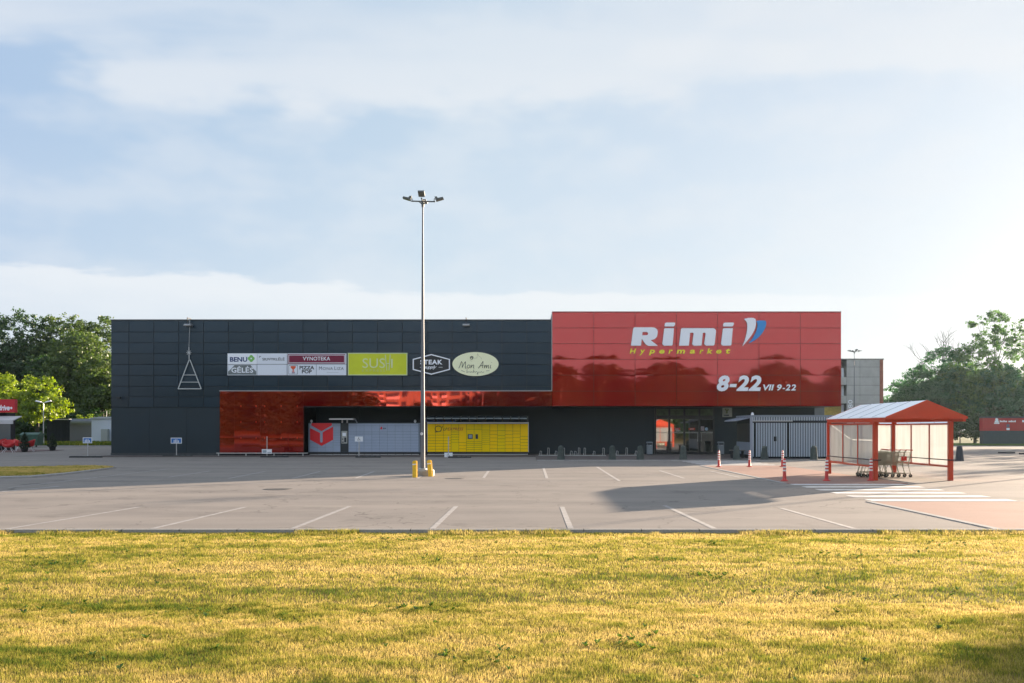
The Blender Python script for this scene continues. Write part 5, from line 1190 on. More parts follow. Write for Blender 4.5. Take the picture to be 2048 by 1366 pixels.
for k in range(13):
    w_ = (a1 - a0) / 13; xx = a0 + k * w_
    b.box(xx, xx + w_ * 0.72, d0 - 0.05, d0 - 0.031, c0, c1 - (0.05 if k % 3 else 0)) if k != 6 else None
b.build('small_lettering', m_whites, t)
b = MB()
p = W5(490, 190); b.tube((p[0], d0 - 0.031, p[1]), (p[0], d0 - 0.05, p[1]), 0.17, None, 12)
p = W5(490, 275); b.box(p[0] - 0.22, p[0] + 0.22, d0 - 0.05, d0 - 0.031, p[1] - 0.10, p[1] + 0.10)
p = W5(490, 345); b.box(p[0] - 0.30, p[0] + 0.30, d0 - 0.05, d0 - 0.031, p[1] - 0.07, p[1] + 0.07)
b.build('round_emblem', m_whites, t)
p = W5(965, 590); MB().box(p[0] - 0.18, p[0] + 0.18, d0 - 0.06, d0 - 0.031, p[1] - 0.12, p[1] + 0.12).build('notice', m_whites, t)
p = W5(965, 450); MB().box(p[0] - 0.16, p[0] + 0.16, d0 - 0.06, d0 - 0.031, p[1] - 0.18, p[1] + 0.18).build('wall_lamp', mat('mauve_grey', (0.14, 0.12, 0.18), 0.6), t)
a0, c1 = W5(1560, 215); MB().box(a0, a0 + 1.6, d0 - 0.05, d0 - 0.031, c0, c1).build('small_lettering', m_whites, t)
# concrete apartment block
d = 112.0
xa, zA = Wp(1655, 718.5, d); xb_, _ = Wp(1766, 718.5, d); xr_, _ = Wp(1759.5, 718.5, d)
t = empty('concrete_block', ((xa + xb_) / 2, d, 0), 'grey concrete panel block behind the right end of the red box', 'building')
m_cpanel = mat('concrete_panel', (0.40, 0.40, 0.385), 0.9, var=0.12, vscale=0.8, bump=0.2, bscale=8)
xmid, _ = Wp(1693, 0, d)
b = MB(); b.box(xmid, xr_ - 0.02, d + 0.02, d + 18, 0, zA - 0.05); b.box(xa, xmid, d + 1.2, d + 18, 0, zA - 0.05); b.build('core_wall', mat('panel_joint', (0.12, 0.12, 0.12), 0.9), t)
rows = [Wp(0, v, d)[1] for v in (718.6, 734, 754, 770.5, 790, 808, 826, 842, 860)]; rows = rows[::-1]
b = MB()
cxs = [xmid, xmid + (xr_ - xmid) * 0.40, xr_ - 0.02]
for i in range(len(rows) - 1):
    for j in range(2):
        b.box(cxs[j] + 0.015, cxs[j + 1] - 0.015, d - 0.06, d + 0.0195, max(0, rows[i]) + 0.02, rows[i + 1] - 0.02)
b.build('concrete_panels', m_cpanel, t)
MB().box(xr_, xb_, d - 0.10, d + 18, 0, zA - 0.03).build('brick_pier', mat('brick_red', (0.30, 0.11, 0.075), 0.85, var=0.2, vscale=3), t)
MB().box(xa - 0.1, xb_ + 0.1, d - 0.12, d + 18.2, zA - 0.049, zA + 0.08).build('roof_edge', m_conc, t)
for v0, v1 in ((735, 754), (771, 791), (809, 830)):
    z0, z1 = Wp(0, v1, d)[1], Wp(0, v0, d)[1]
    lo = MB().box(xa, xmid - 0.30, d + 1.05, d + 1.199, z0, z1).build('yellow_loggia', mat('loggia_yellow', (0.42, 0.30, 0.06), 0.8, var=0.2), t)
    MB().box(xmid - 0.29, xmid - 0.02, d + 0.9, d + 1.19, z0, z1).build('window', m_whites, t)
    MB().box(xa, xmid - 0.01, d + 0.0, d + 1.04, z0 - 0.95 if z0 > 1 else 0, z0 - 0.02).build('balcony', m_cpanel, t)
a0, c1 = Wp(1696, 800, d); a1, c0 = Wp(1704.5, 822, d)
text('180', a0, a1, c0, c1, d - 0.062, m_whites, 'house_number', t, rot=True, bold=-0.01)

# ------------------------------------------------------------------ vegetation
def leaf_mat(name, c, c2, trans=0.45):
    m = bpy.data.materials.new(name); m.use_nodes = True; t = m.node_tree; nn = t.nodes.new; lk = t.links.new; o = t.nodes['Material Output']; t.nodes.remove(t.nodes['Principled BSDF'])
    at = nn('ShaderNodeAttribute'); at.attribute_name = 'shade'
    mix = nn('ShaderNodeMixRGB'); lk(at.outputs['Fac'], mix.inputs[0]); mix.inputs[1].default_value = (*c, 1); mix.inputs[2].default_value = (*c2, 1)
    d = nn('ShaderNodeBsdfDiffuse'); lk(mix.outputs[0], d.inputs[0]); tr = nn('ShaderNodeBsdfTranslucent')
    bright = nn('ShaderNodeMixRGB'); bright.blend_type = 'MULTIPLY'; bright.inputs[0].default_value = 1; lk(mix.outputs[0], bright.inputs[1]); bright.inputs[2].default_value = (1.25, 1.3, 0.7, 1); lk(bright.outputs[0], tr.inputs[0])
    m1 = nn('ShaderNodeMixShader'); m1.inputs[0].default_value = trans; lk(d.outputs[0], m1.inputs[1]); lk(tr.outputs[0], m1.inputs[2])
    gl = nn('ShaderNodeBsdfGlossy'); gl.inputs['Roughness'].default_value = 0.45; gl.inputs[0].default_value = (1, 1, 1, 1)
    m2 = nn('ShaderNodeMixShader'); m2.inputs[0].default_value = 0.035; lk(m1.outputs[0], m2.inputs[1]); lk(gl.outputs[0], m2.inputs[2]); lk(m2.outputs[0], o.inputs[0]); return m
m_leafd = leaf_mat('leaves_dark', (0.014, 0.045, 0.010), (0.050, 0.110, 0.018))
m_leafo = leaf_mat('leaves_olive', (0.036, 0.078, 0.012), (0.120, 0.175, 0.026))
m_leafy = leaf_mat('leaves_yellow', (0.11, 0.19, 0.008), (0.30, 0.36, 0.010), 0.5)
m_leafg = leaf_mat('leaves_grey_green', (0.036, 0.110, 0.028), (0.11, 0.22, 0.045))
m_leafb = leaf_mat('leaves_bluish', (0.020, 0.095, 0.042), (0.065, 0.185, 0.072), 0.5)
m_cyp = leaf_mat('leaves_cypress', (0.010, 0.022, 0.010), (0.03, 0.05, 0.02), 0.2)
m_bark = mat('bark', (0.06, 0.052, 0.042), 0.9, var=0.3, vscale=4)

def leaves_mesh(pts, nrm, size, asp, shade, mt, name):
    n = len(pts)
    a = rng.normal(size=(n, 3)); nn_ = nrm / np.linalg.norm(nrm, axis=1, keepdims=True)
    u = np.cross(nn_, a); u /= np.linalg.norm(u, axis=1, keepdims=True); v = np.cross(nn_, u)
    s = size[:, None]
    co = np.stack([pts - u * s, pts + v * s * asp, pts + u * s, pts - v * s * asp], 1).reshape(-1, 3)
    me = bpy.data.meshes.new(name)
    me.vertices.add(4 * n); me.vertices.foreach_set('co', co.ravel())
    me.loops.add(4 * n); me.loops.foreach_set('vertex_index', np.arange(4 * n, dtype=np.int32))
    me.polygons.add(n); me.polygons.foreach_set('loop_start', np.arange(0, 4 * n, 4, dtype=np.int32)); me.polygons.foreach_set('loop_total', np.full(n, 4, np.int32))
    at = me.attributes.new('shade', 'FLOAT', 'POINT'); at.data.foreach_set('value', np.repeat(np.clip(shade, 0, 1), 4))
    me.materials.append(mt); me.update(calc_edges=True); return me
def crown_points(lobes, n, clump, fill=0.35):
    """leaf centres gathered in clumps spread over the lobes; returns points, normals, shade"""
    vol = np.array([a[3] * a[4] * a[5] for a in lobes]) ** (2 / 3); vol /= vol.sum()
    P_, N_, S_ = [], [], []
    per = 26
    ncl = max(8, n // per)
    which = rng.choice(len(lobes), ncl, p=vol)
    L_ = np.array(lobes)
    d = rng.normal(size=(ncl, 3)); d /= np.linalg.norm(d, axis=1, keepdims=True); d[:, 2] = np.where(d[:, 2] < -0.55, -d[:, 2], d[:, 2])
    rad = np.where(rng.random(ncl) < fill, rng.random(ncl) ** 0.5, 0.78 + 0.38 * rng.random(ncl))
    c = L_[which, :3] + d * L_[which, 3:6] * rad[:, None]
    csz = clump * (0.55 + 0.9 * rng.random(ncl))
    csh = rng.random(ncl)
    g = rng.normal(size=(ncl, per, 3)); g /= np.linalg.norm(g, axis=2, keepdims=True); g *= (rng.random((ncl, per, 1)) ** 0.45)
    g[:, :, 2] *= 0.65
    p = c[:, None, :] + g * csz[:, None, None]
    nr = d[:, None, :] * 0.7 + g * 0.6 + rng.normal(size=(ncl, per, 3)) * 0.65; nr[:, :, 2] += 0.35
    sh = csh[:, None] * 0.55 + rng.random((ncl, per)) * 0.45
    return p.reshape(-1, 3), nr.reshape(-1, 3), sh.reshape(-1)
def tree(name, label, x, y, lobes, n, leaf, mt, cat='tree', trunk=0.22, group=None, z0=0.0, clump=0.55, fill=0.35, asp=0.55):
    """lobes relative to (x, y, 0)"""
    t = empty(name, (x, y, z0), label, cat, group)
    p, nr, sh = crown_points(lobes, n, clump, fill)
    p[:, 2] = np.maximum(p[:, 2] , 0.05)
    sz = leaf * (0.6 + 0.8 * rng.random(len(p)))
    me = leaves_mesh(p, nr, sz, asp, sh, mt, 'crown'); o = bpy.data.objects.new('crown', me); col.objects.link(o); o.parent = t
    if trunk:
        b = MB(); top = max(l[2] for l in lobes); cx = sum(l[0] for l in lobes) / len(lobes)
        pts = [(0, 0, -0.2), (0.1 * trunk, 0, top * 0.25), (cx * 0.3, 0.1, top * 0.55)]
        b.tube(pts[0], pts[1], trunk, trunk * 0.8, 9); b.tube(pts[1], pts[2], trunk * 0.8, trunk * 0.6, 9)
        for l in lobes:
            b.tube(pts[1 if l[2] < top * .6 else 2], (l[0], l[1], l[2] + l[5] * 0.5), trunk * 0.42, trunk * 0.06, 6)
            for k in range(3):
                a = rng.random() * 6.28; b.tube((l[0] * .7, l[1] * .7, l[2] * 0.85), (l[0] + l[3] * .7 * math.cos(a), l[1] + l[4] * .7 * math.sin(a), l[2] + l[5] * 0.45), trunk * 0.16, trunk * 0.03, 5)
        b.build('trunk', m_bark); k_ = bpy.data.objects[-1] if False else None
        tr = [q for q in bpy.data.objects if q.name.startswith('trunk') and q.parent is None][0]; tr.parent = t
    return t
def blob(h, r, n=6, low=0.25, seed=0, tall=1.0):
    rg = random.Random(seed); out = [(0, 0, h - r * 0.75 * tall, r * 0.72, r * 0.72, r * 0.75 * tall)]
    for k in range(n):
        a = k * 6.283 / n + rg.uniform(-.3, .3); zz = rg.uniform(h * low, h - r * 1.1)
        rr = r * rg.uniform(0.42, 0.62); out.append((math.cos(a) * r * 0.62, math.sin(a) * r * 0.5, zz, rr, rr, rr * rg.uniform(0.8, 1.1)))
    return out
TG = 'dense trees beyond the left end of the supermarket'
d = 132
def tx(px, d): return (px - VX) / F * d
def tz(py, d): return EYE + (VY - py) / F * d
for (px, py, d, rpx, mt, n, lb, sd_) in [
        (-60, 640, 134, 105, m_leafd, 24000, 'dark broad tree reaching past the left edge of the photo', 1),
        (38, 629, 133, 92, m_leafd, 40000, 'tall dark broadleaf tree above the red kiosk sign', 2),
        (128, 634, 134, 78, m_leafo, 34000, 'tall olive tree whose top meets the sky left of the roof', 3),
        (205, 640, 138, 60, m_leafo, 22000, 'tree half hidden behind the left end of the dark facade', 4),
        (160, 668, 124, 72, m_leafo, 38000, 'full willow-like olive tree above the dark hut', 5),
        (205, 715, 120, 50, m_leafo, 20000, 'lower olive tree beside the corner of the supermarket', 6),
        (95, 715, 125, 60, m_leafd, 22000, 'dark tree in the gap behind the yellow-green tree', 7),
        (270, 660, 140, 70, m_leafd, 5000, 'tree standing wholly behind the supermarket', 8)]:
    r_ = rpx / F * d; h = tz(py, d)
    tree('broadleaf_tree', lb, tx(px, d), d, blob(h, r_, 11, 0.14, sd_, tall=0.95), int(n * 1.25), 0.17, mt, group=TG, clump=0.55, fill=0.32)
for (px, py, d, rpx, lb, sd_) in [(75, 757, 101, 50, 'bright yellow-green tree behind the two-armed street lamp', 11), (5, 752, 103, 48, 'bright yellow-green tree rising behind the red sign board', 12)]:
    r_ = rpx / F * d; h = tz(py, d)
    tree('yellow_tree', lb, tx(px, d), d, blob(h, r_, 8, 0.42, sd_), 9000, 0.15, m_leafy, group='yellow-green trees by the kiosk', clump=0.5, fill=0.25)
tree('shrub', 'small yellow-green bush showing over the dark hut', tx(165, 112), 112, [(0, 0, 2.6, 1.4, 1, 0.9), (1.2, 0, 2.2, 0.9, 1, 0.9)], 1200, 0.12, m_leafy, cat='bush', trunk=0.06, clump=0.35)
for i, (px, d, w_, h_, lb) in enumerate([(-30, 116, 5, 3.6, 'dark undergrowth bush at the left edge'), (60, 116, 5.5, 3.4, 'dark undergrowth bush behind the dumpster'), (130, 117, 5, 4.0, 'dark undergrowth bush behind the dark container'), (200, 117, 5, 4.2, 'dark undergrowth bush behind the white hut')]):
    tree('hedge_bush', lb, tx(px, d), d, [(0, 0, h_ * 0.45, w_ * .7, 1.6, h_ * .55), (2.4, .3, h_ * .4, w_ * .4, 1.4, h_ * .5), (-2.4, .3, h_ * .4, w_ * .4, 1.4, h_ * .5)], 5000, 0.16, m_leafd, cat='bush', trunk=0.08, group='dark bushes at the left', clump=0.5)
# potted conical cypresses
for i, (px, py, lb) in enumerate([(49, 903.5, 'potted conical cypress among the red chairs'), (105, 901, 'potted conical cypress alone at the end of the terrace')]):
    x, y = G(px, py, 0.03)
    t = tree('potted_cypress', lb, x, y, [(0, 0, 0.40, 0.34, 0.34, 0.22), (0, 0, 0.65, 0.29, 0.29, 0.27), (0, 0, 0.92, 0.20, 0.20, 0.27), (0, 0, 1.14, 0.10, 0.10, 0.24)], 3600, 0.035, m_cyp, cat='potted plant', trunk=0.03, group='potted cypresses on the terrace', z0=0.03, clump=0.10)
    MB().lathe((x, y, 0.03), [(0.20, 0), (0.26, 0.30), (0.28, 0.31), (0.24, 0.32)], 14).build('pot', m_black, t)
# right trees
TR = 'backlit trees beyond the right side of the car park'
for (px, py, d, rpx, mt, n, lb, sd_, low) in [
        (1800, 765, 132, 42, m_leafb, 9000, 'low round tree at the end of the row next to the concrete block', 21, 0.2),
        (1838, 738, 128, 50, m_leafb, 13000, 'rounded tree second from the concrete block', 22, 0.18),
        (1888, 698, 126, 62, m_leafb, 18000, 'dense rounded tree below the bare branches', 23, 0.16),
        (1950, 692, 124, 66, m_leafg, 20000, 'dense tree left of the red and grey annex', 24, 0.15),
        (2000, 735, 121, 62, m_leafb, 16000, 'dense tree right behind the red and grey annex', 25, 0.2),
        (2052, 690, 126, 62, m_leafg, 15000, 'dense tree at the right edge of the picture', 26, 0.15),
        (2130, 680, 128, 75, m_leafg, 8000, 'dense tree beyond the right edge of the picture', 27, 0.15)]:
    r_ = rpx / F * d; h = tz(py, d)
    tree('broadleaf_tree', lb, tx(px, d), d, blob(h, r_, 11, low, sd_, tall=1.05), int(n * 1.7), 0.15, mt, group=TR, clump=0.52, fill=0.28)
d = 134
tree('airy_tree', 'tall airy tree with gaps of sky rising above the right tree row', tx(1990, d), d, [(0, 0, tz(640, d) , 1.9, 1.8, 1.3), (-2.6, 0, tz(650, d), 1.3, 1.2, 0.5), (1.8, 0, tz(655, d), 1.2, 1.2, 0.7), (-2.6, 0, tz(678, d), 1.4, 1.2, 0.6), (0.4, 0, tz(665, d), 2.2, 1.8, 1.0), (0, 0, tz(690, d), 2.8, 2.0, 1.5), (2.4, 0, tz(684, d), 0.9, 1.2, 0.7)], 4200, 0.15, m_leafg, group=TR, clump=0.42, fill=0.6, trunk=0.2)
tree('airy_tree', 'tall thin-leaved tree at the right edge with a bare stem', tx(2046, d), d, [(0.6, 0, tz(655, d), 1.6, 1.4, 1.2), (0.3, 0, tz(675, d), 1.8, 1.4, 1.3), (1.6, 0, tz(640, d), 1.2, 1.2, 0.8)], 1500, 0.15, m_leafg, group=TR, clump=0.4, fill=0.6, trunk=0.2)
for i, (px, d, w_, h_, lb) in enumerate([(1790, 120, 4, 3.2, 'dark bush below the trees left of the shelter roof'), (1850, 119, 4.6, 3.8, 'dark bush below the trees behind the shelter'), (1920, 118, 5, 4.0, 'dark bush between the shelter and the annex'), (1990, 118, 5, 4.2, 'dark bush behind the left end of the annex'), (2060, 117, 5, 4.4, 'dark bush behind the annex at the right edge')]):
    tree('hedge_bush', lb, tx(px, d), d, [(0, 0, h_ * 0.45, w_ * .7, 1.6, h_ * .55), (2.4, .3, h_ * .4, w_ * .4, 1.4, h_ * .5), (-2.4, .3, h_ * .4, w_ * .4, 1.4, h_ * .5)], 5000, 0.16, m_leafd, cat='bush', trunk=0.08, group='dark bushes under the right trees', clump=0.5)
# bare tree
t = empty('bare_tree', (tx(1889, 130), 130, 0), 'leafless tree whose thin twigs stand up out of the dense green crowns', 'tree', TR)
b = MB(); rg = random.Random(5)
def branch(p, dr, ln, r, lv):
    q = p + dr * ln; b.tube(p, q, r, r * 0.62, 5, False)
    if lv == 0: return
    for k in range(3 if lv > 1 else 2):
        nd = (dr + Vector((rg.uniform(-.75, .75), rg.uniform(-.5, .5), rg.uniform(-.1, .5)))).normalized()
        branch(p + dr * ln * rg.uniform(0.5, 1.0), nd, ln * rg.uniform(0.5, 0.78), r * 0.55, lv - 1)
base = Vector((tx(1889, 130), 130, 0))
b.tube(base, base + Vector((0, 0, 8)), 0.2, 0.12, 8)
branch(base + Vector((0, 0, 8)), Vector((-0.05, 0, 1)).normalized(), 3.6, 0.10, 4)
branch(base + Vector((0, 0, 8)), Vector((-0.75, 0, 0.8)).normalized(), 3.6, 0.07, 3)
branch(base + Vector((0, 0, 8)), Vector((0.5, 0, 0.9)).normalized(), 3.0, 0.07, 3)
b.build('branches', m_bark, t)
# tree off to the right whose shade reaches the lawn corner
tree('broadleaf_tree', 'tree beyond the right edge that shades the corner of the lawn', 22.35, 22.22, blob(6.8, 2.75, 6, 0.45, 77), 9000, 0.09, m_leafo, clump=0.4, trunk=0.14)

for k, (x_, y_) in enumerate([(63, 80), (61, 87), (62, 94), (66, 101), (70, 88)]):  # unseen trees added to throw broken shade on the right-hand asphalt
    tree('broadleaf_tree', 'light-crowned tree added beyond the right edge to part-shade the asphalt', x_, y_, blob(11.4, 3.6, 8, 0.3, 60 + k), 3000, 0.17, m_leafg, group='added shade trees beyond the right edge', clump=0.6, fill=0.4)
# what the facade mirrors: a housing block and a row of trees behind the photographer
t = hs = empty('apartment_house', (-16, -52, 0), 'pale housing block across the street behind the photographer', 'building', 'housing blocks behind the photographer')
m_pl = mat('pale_plaster', (0.30, 0.25, 0.19), 0.85, var=0.08, vscale=0.4)
MB().box(-36, -1, -66, -52, -0.1, 14).build('wall', m_pl, t)
m_win = mat('house_window', (0.05, 0.06, 0.08), 0.1)
for fl in range(5):
    b = MB(); 
    for k in range(12):
        x = -35.4 + k * 2.9; b.box(x, x + 1.9, -51.99, -51.95, 1.0 + fl * 2.7, 2.4 + fl * 2.7)
    b.build('window_row', m_win, t)
    b = MB()
    for k in range(0, 12, 3): b.box(-35.6 + k * 2.9, -33.2 + k * 2.9, -51.94, -50.8, 0.5 + fl * 2.7, 1.35 + fl * 2.7)
    b.build('balcony', m_white, t)
copy_tree(hs, loc=(-79, -47, 0), label='second pale housing block farther along the street behind the photographer')
hb = tree('hedge_bush', 'clipped hedge added unseen behind the photographer to darken the mirrored ground', -60, -19, [(0, 0, 1.4, 5.5, 1.2, 1.7)], 6000, 0.14, m_leafd, cat='hedge', trunk=0.08, group='hedge behind the photographer', clump=0.5)  # unseen hedge added to darken the ground mirrored in the red cladding
for k in range(1, 13): copy_tree(hb, loc=(-60 + k * 10, -19 - (k % 3), 0), rz=3.14 * (k % 2))
proto = tree('street_tree', 'leafy tree in the row behind the photographer', 6, -44, blob(12.5, 4.4, 12, 0.12, 51), 16000, 0.30, m_leafd, group='street trees behind the photographer', clump=0.8)
rg = random.Random(4)
row = [(1.5 + k * 4.6, 1.0) for k in range(14)] + [(-39 - k * 4.2, 0.85) for k in range(6)] + [(-34, 0.9), (-30, 0.8), (-19.5, 0.62), (-10, 0.55), (-3, 0.9), (-41, 1.15), (-46, 1.1), (-51.5, 1.2), (-57, 1.1), (-62, 1.15), (-92, 1.0), (-100, 1.0), (70, 1.1), (78, 1.1)]  # dense left-hand trees added to keep the red column's reflection dark
for x, s_ in row:
    o = copy_tree(proto, loc=(x + rg.uniform(-1.0, 1.0), -43 + rg.uniform(-6, 4), 0), rz=rg.uniform(0, 6)); q = s_ * rg.uniform(0.76, 1.14); o.scale = (q * 1.15, q * 1.15, q)

# ------------------------------------------------------------------ lawn: blades and weeds
def vnoise(x, y, sx, sy, seed):
    r = np.random.default_rng(seed).random((96, 96)); u = x / sx + 31.3; v = y / sy + 17.7
    i = np.floor(u).astype(int); j = np.floor(v).astype(int); a = u - i; c = v - j; a = a * a * (3 - 2 * a); c = c * c * (3 - 2 * c)
    g = lambda p, q: r[p % 96, q % 96]
    return (g(i, j) * (1 - a) + g(i + 1, j) * a) * (1 - c) + (g(i, j + 1) * (1 - a) + g(i + 1, j + 1) * a) * c
def grass(name, region, n_area, hh, ww, seed, z=-0.055, col_mode='lawn', lab=None, bias=0.0):
    x, y = region
    n = len(x)
    dry = 0.24 * vnoise(x, y, 2.9, 0.9, seed) + 0.26 * vnoise(x, y, 1.0, 0.35, seed + 1) + 0.22 * vnoise(x, y, 0.30, 0.2, seed + 2) + 0.28 * vnoise(x, y, 0.11, 0.09, seed + 5)
    dry = (dry - 0.5) * 2.2 + 0.55 + (0.012 * (y - 9) if bias == 0 else bias)
    hgt = hh * (0.35 + 0.45 * vnoise(x, y, 0.16, 0.14, seed + 7) + 0.35 * vnoise(x, y, 0.5, 0.35, seed + 3) + 0.35 * rng.random(n)) * (1.12 - 0.35 * np.clip(dry, 0, 1))
    t = rng.random(n) * 6.283; lean = hgt * (0.15 + 0.75 * rng.random(n) ** 1.5); la = rng.random(n) * 6.283
    dxx = np.cos(t) * ww / 2; dyy = np.sin(t) * ww / 2
    z0 = np.full(n, z)
    zz = z + hgt
    A = np.stack([x - dxx, y - dyy, z0 - 0.005], 1); B = np.stack([x + dxx, y + dyy, z0 - 0.005], 1)
    mx_ = x + np.cos(la) * lean * 0.35; my_ = y + np.sin(la) * lean * 0.35; mz_ = z + hgt * 0.6
    M1 = np.stack([mx_ - dxx * .7, my_ - dyy * .7, mz_], 1); M2 = np.stack([mx_ + dxx * .7, my_ + dyy * .7, mz_], 1)
    C = np.stack([x + np.cos(la) * lean, y + np.sin(la) * lean, zz], 1)
    co = np.stack([A, B, M2, M1, C], 1).reshape(-1, 3)
    me = bpy.data.meshes.new(name); me.vertices.add(5 * n); me.vertices.foreach_set('co', co.ravel())
    base = np.arange(n, dtype=np.int32)[:, None] * 5
    loops = np.concatenate([base + np.array([[0, 1, 2, 3]]), base + np.array([[3, 2, 4]])], 1).astype(np.int32)
    me.loops.add(7 * n); me.loops.foreach_set('vertex_index', loops.ravel())
    ls = (np.arange(n, dtype=np.int32)[:, None] * 7 + np.array([[0, 4]])).astype(np.int32); lt = np.tile(np.array([4, 3], np.int32), n)
    me.polygons.add(2 * n); me.polygons.foreach_set('loop_start', ls.ravel()); me.polygons.foreach_set('loop_total', lt)
    k = np.clip(dry + (rng.random(n) - 0.5) * 0.6, 0, 1)[:, None]
    g0 = np.array([0.085, 0.13, 0.022]); g1 = np.array([0.30, 0.28, 0.045]); g2 = np.array([0.60, 0.46, 0.17])
    c = np.where(k < 0.42, g0 + (g1 - g0) * (k / 0.42), g1 + (g2 - g1) * ((k - 0.42) / 0.58))
    c *= (0.86 + 0.5 * rng.random((n, 1)))
    c4 = np.concatenate([c, np.ones((n, 1))], 1)
    at = me.attributes.new('tint', 'FLOAT_COLOR', 'POINT'); at.data.foreach_set('color', np.repeat(c4, 5, axis=0).astype(np.float32).ravel())
    me.materials.append(m_blade); me.update(calc_edges=True)
    o = bpy.data.objects.new(name, me); col.objects.link(o); tag(o, lab, 'grass', kind='stuff'); return o
m_blade = bpy.data.materials.new('grass_blade'); m_blade.use_nodes = True
_t = m_blade.node_tree; _t.nodes.remove(_t.nodes['Principled BSDF']); _o = _t.nodes['Material Output']
_a = _t.nodes.new('ShaderNodeAttribute'); _a.attribute_name = 'tint'; _d = _t.nodes.new('ShaderNodeBsdfDiffuse'); _r = _t.nodes.new('ShaderNodeBsdfTranslucent'); _m = _t.nodes.new('ShaderNodeMixShader'); _m.inputs[0].default_value = 0.42
_t.links.new(_a.outputs['Color'], _d.inputs[0]); _t.links.new(_a.outputs['Color'], _r.inputs[0]); _t.links.new(_d.outputs[0], _m.inputs[1]); _t.links.new(_r.outputs[0], _m.inputs[2]); _t.links.new(_m.outputs[0], _o.inputs[0])
def scatter(n, y0, y1, k=0.64, pad=1.6):
    y = np.sqrt(rng.random(n) * (y1 * y1 - y0 * y0) + y0 * y0); x = (rng.random(n) * 2 - 1) * (y * k * 0.9 + pad) + 0.0 * y
    return x, y
xa1, ya1 = scatter(330000, 5.6, 9.5); xa2, ya2 = scatter(300000, 9.5, KY - 0.01)
X_ = np.concatenate([xa1, xa2]); Y_ = np.concatenate([ya1, ya2])
wd = 0.0031 + 0.00040 * (Y_ - 5)
grass('lawn_grass', (X_, Y_), 0, 0.037, wd, 101, lab='dry yellow-green mown grass of the foreground lawn')
# taller fringe at the kerb
n = 16000; xf = rng.random(n) * 26 - 13; yf = KY - 0.02 - rng.random(n) ** 2 * 0.35
keep = vnoise(xf, yf, 0.6, 5, 9) > 0.35; xf, yf = xf[keep], yf[keep]
grass('kerb_grass', (xf, yf), 0, 0.085, 0.008, 103, lab='longer grass fringe along the kerb')
# island and verge grass
def poly_scatter(poly, n):
    xs_ = [p[0] for p in poly]; ys_ = [p[1] for p in poly]
    x = rng.uniform(min(xs_), max(xs_), n); y = rng.uniform(min(ys_), max(ys_), n); ins = np.zeros(n, bool); j = len(poly) - 1
    for i in range(len(poly)):
        c_ = ((poly[i][1] > y) != (poly[j][1] > y)) & (x < (poly[j][0] - poly[i][0]) * (y - poly[i][1]) / (poly[j][1] - poly[i][1] + 1e-9) + poly[i][0]); ins ^= c_; j = i
    return x[ins], y[ins]
grass('island_grass', poly_scatter(isl, 60000), 0, 0.09, 0.02, 105, z=0.05, lab='short dry grass on the kerbed traffic island')
grass('verge_grass', poly_scatter([(-62, 92.1), (-26.6, 92.1), (-26.6, 103), (-62, 103)], 30000), 0, 0.32, 0.06, 131, z=0.10, bias=-0.42, lab='rough green grass of the verge by the huts')
# kerb stone joints: thin dark gaps every metre
b = MB()
for k in range(-30, 31): b.box(k * 1.0 - 0.006, k * 1.0 + 0.006, KY - 0.002, KY + 0.121, -0.02, 0.0135)
tag(b.build('kerb_joints', m_joint), kind='structure')
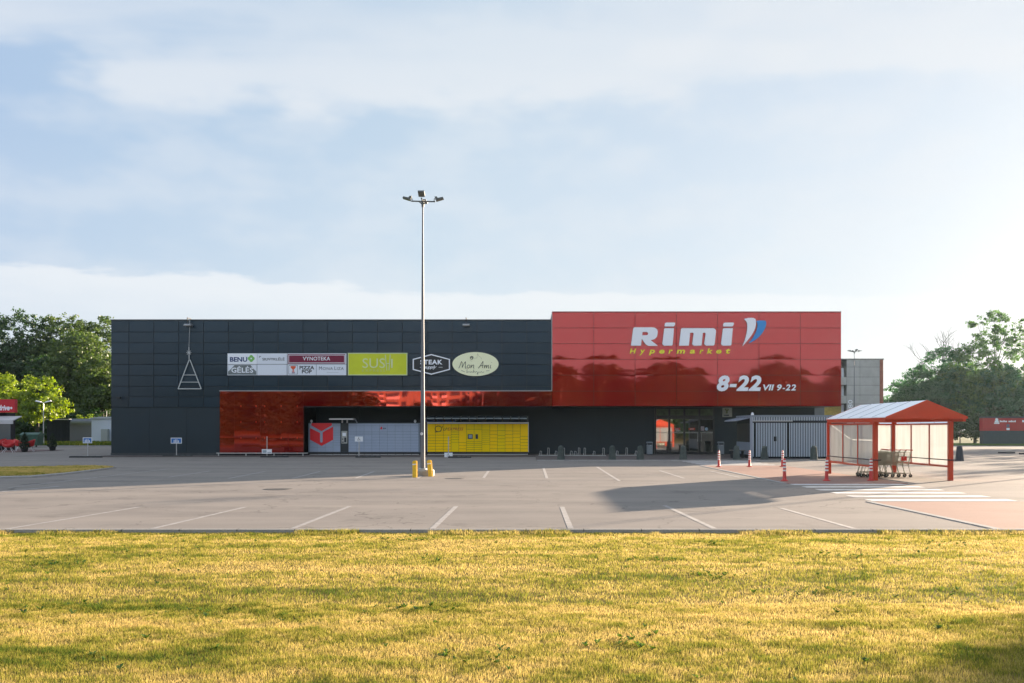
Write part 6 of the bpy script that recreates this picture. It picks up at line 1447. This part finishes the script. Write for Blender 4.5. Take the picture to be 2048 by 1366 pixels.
# broad-leaved weeds
vs = []; fs = []; sh_ = []
wr = np.random.default_rng(3)
for k in range(420):
    y = math.sqrt(wr.random() * (15.6 ** 2 - 6 ** 2) + 36); x = (wr.random() * 2 - 1) * (y * 0.56 + 0.6)
    if k < 250: cl = (wr.integers(0, 14)); cxw = [-4.6, -3.1, -1.0, 0.9, 2.2, 3.3, 5.2, 7.2, -6.2, 6.6, -0.4, 4.4, -2.0, 1.6][cl]; cyw = [9.3, 9.0, 9.2, 7.8, 11.4, 10.2, 8.2, 11.6, 12.2, 14.4, 7.2, 13.0, 15.0, 12.6][cl]; x, y = cxw + wr.normal() * 0.22, cyw + wr.normal() * 0.16
    m_ = 4 + wr.integers(0, 5); L0 = 0.018 + 0.028 * wr.random()
    for q in range(m_):
        a = wr.random() * 6.283; L1 = L0 * (0.7 + 0.6 * wr.random()); up = 0.3 + 0.9 * wr.random(); wdt = L1 * 0.32
        dx_, dy_ = math.cos(a), math.sin(a); z0 = -0.05 + 0.012; px_, py_ = -dy_, dx_
        b0 = len(vs)
        vs += [(x, y, z0), (x + dx_ * L1 * .5 + px_ * wdt, y + dy_ * L1 * .5 + py_ * wdt, z0 + L1 * .6 * up), (x + dx_ * L1, y + dy_ * L1, z0 + L1 * .75 * up), (x + dx_ * L1 * .5 - px_ * wdt, y + dy_ * L1 * .5 - py_ * wdt, z0 + L1 * .6 * up)]
        fs.append((b0, b0 + 1, b0 + 2, b0 + 3)); sh_ += [wr.random()] * 4
me = bpy.data.meshes.new('lawn_weeds'); me.from_pydata(vs, [], fs); at = me.attributes.new('shade', 'FLOAT', 'POINT'); at.data.foreach_set('value', sh_)
me.materials.append(leaf_mat('weed_leaves', (0.035, 0.075, 0.010), (0.11, 0.17, 0.022), 0.4)); o = bpy.data.objects.new('lawn_weeds', me); col.objects.link(o); tag(o, 'green broad-leaved weeds scattered through the dry lawn', 'weeds', kind='stuff')

# ------------------------------------------------------------------ low sunlit haze
hz = MB().box(-640, 640, -640, 640, -1.3, 22.0)
m_h = bpy.data.materials.new('thin_haze'); m_h.use_nodes = True; _t = m_h.node_tree; _t.nodes.remove(_t.nodes['Principled BSDF'])
_v = _t.nodes.new('ShaderNodeVolumePrincipled'); _v.inputs['Color'].default_value = (0.66, 0.87, 1.0, 1); _v.inputs['Density'].default_value = 0.00008; _v.inputs['Anisotropy'].default_value = 0.55
_t.links.new(_v.outputs[0], _t.nodes['Material Output'].inputs['Volume'])
hzo = hz.build('haze', m_h); tag(hzo, kind='stuff')
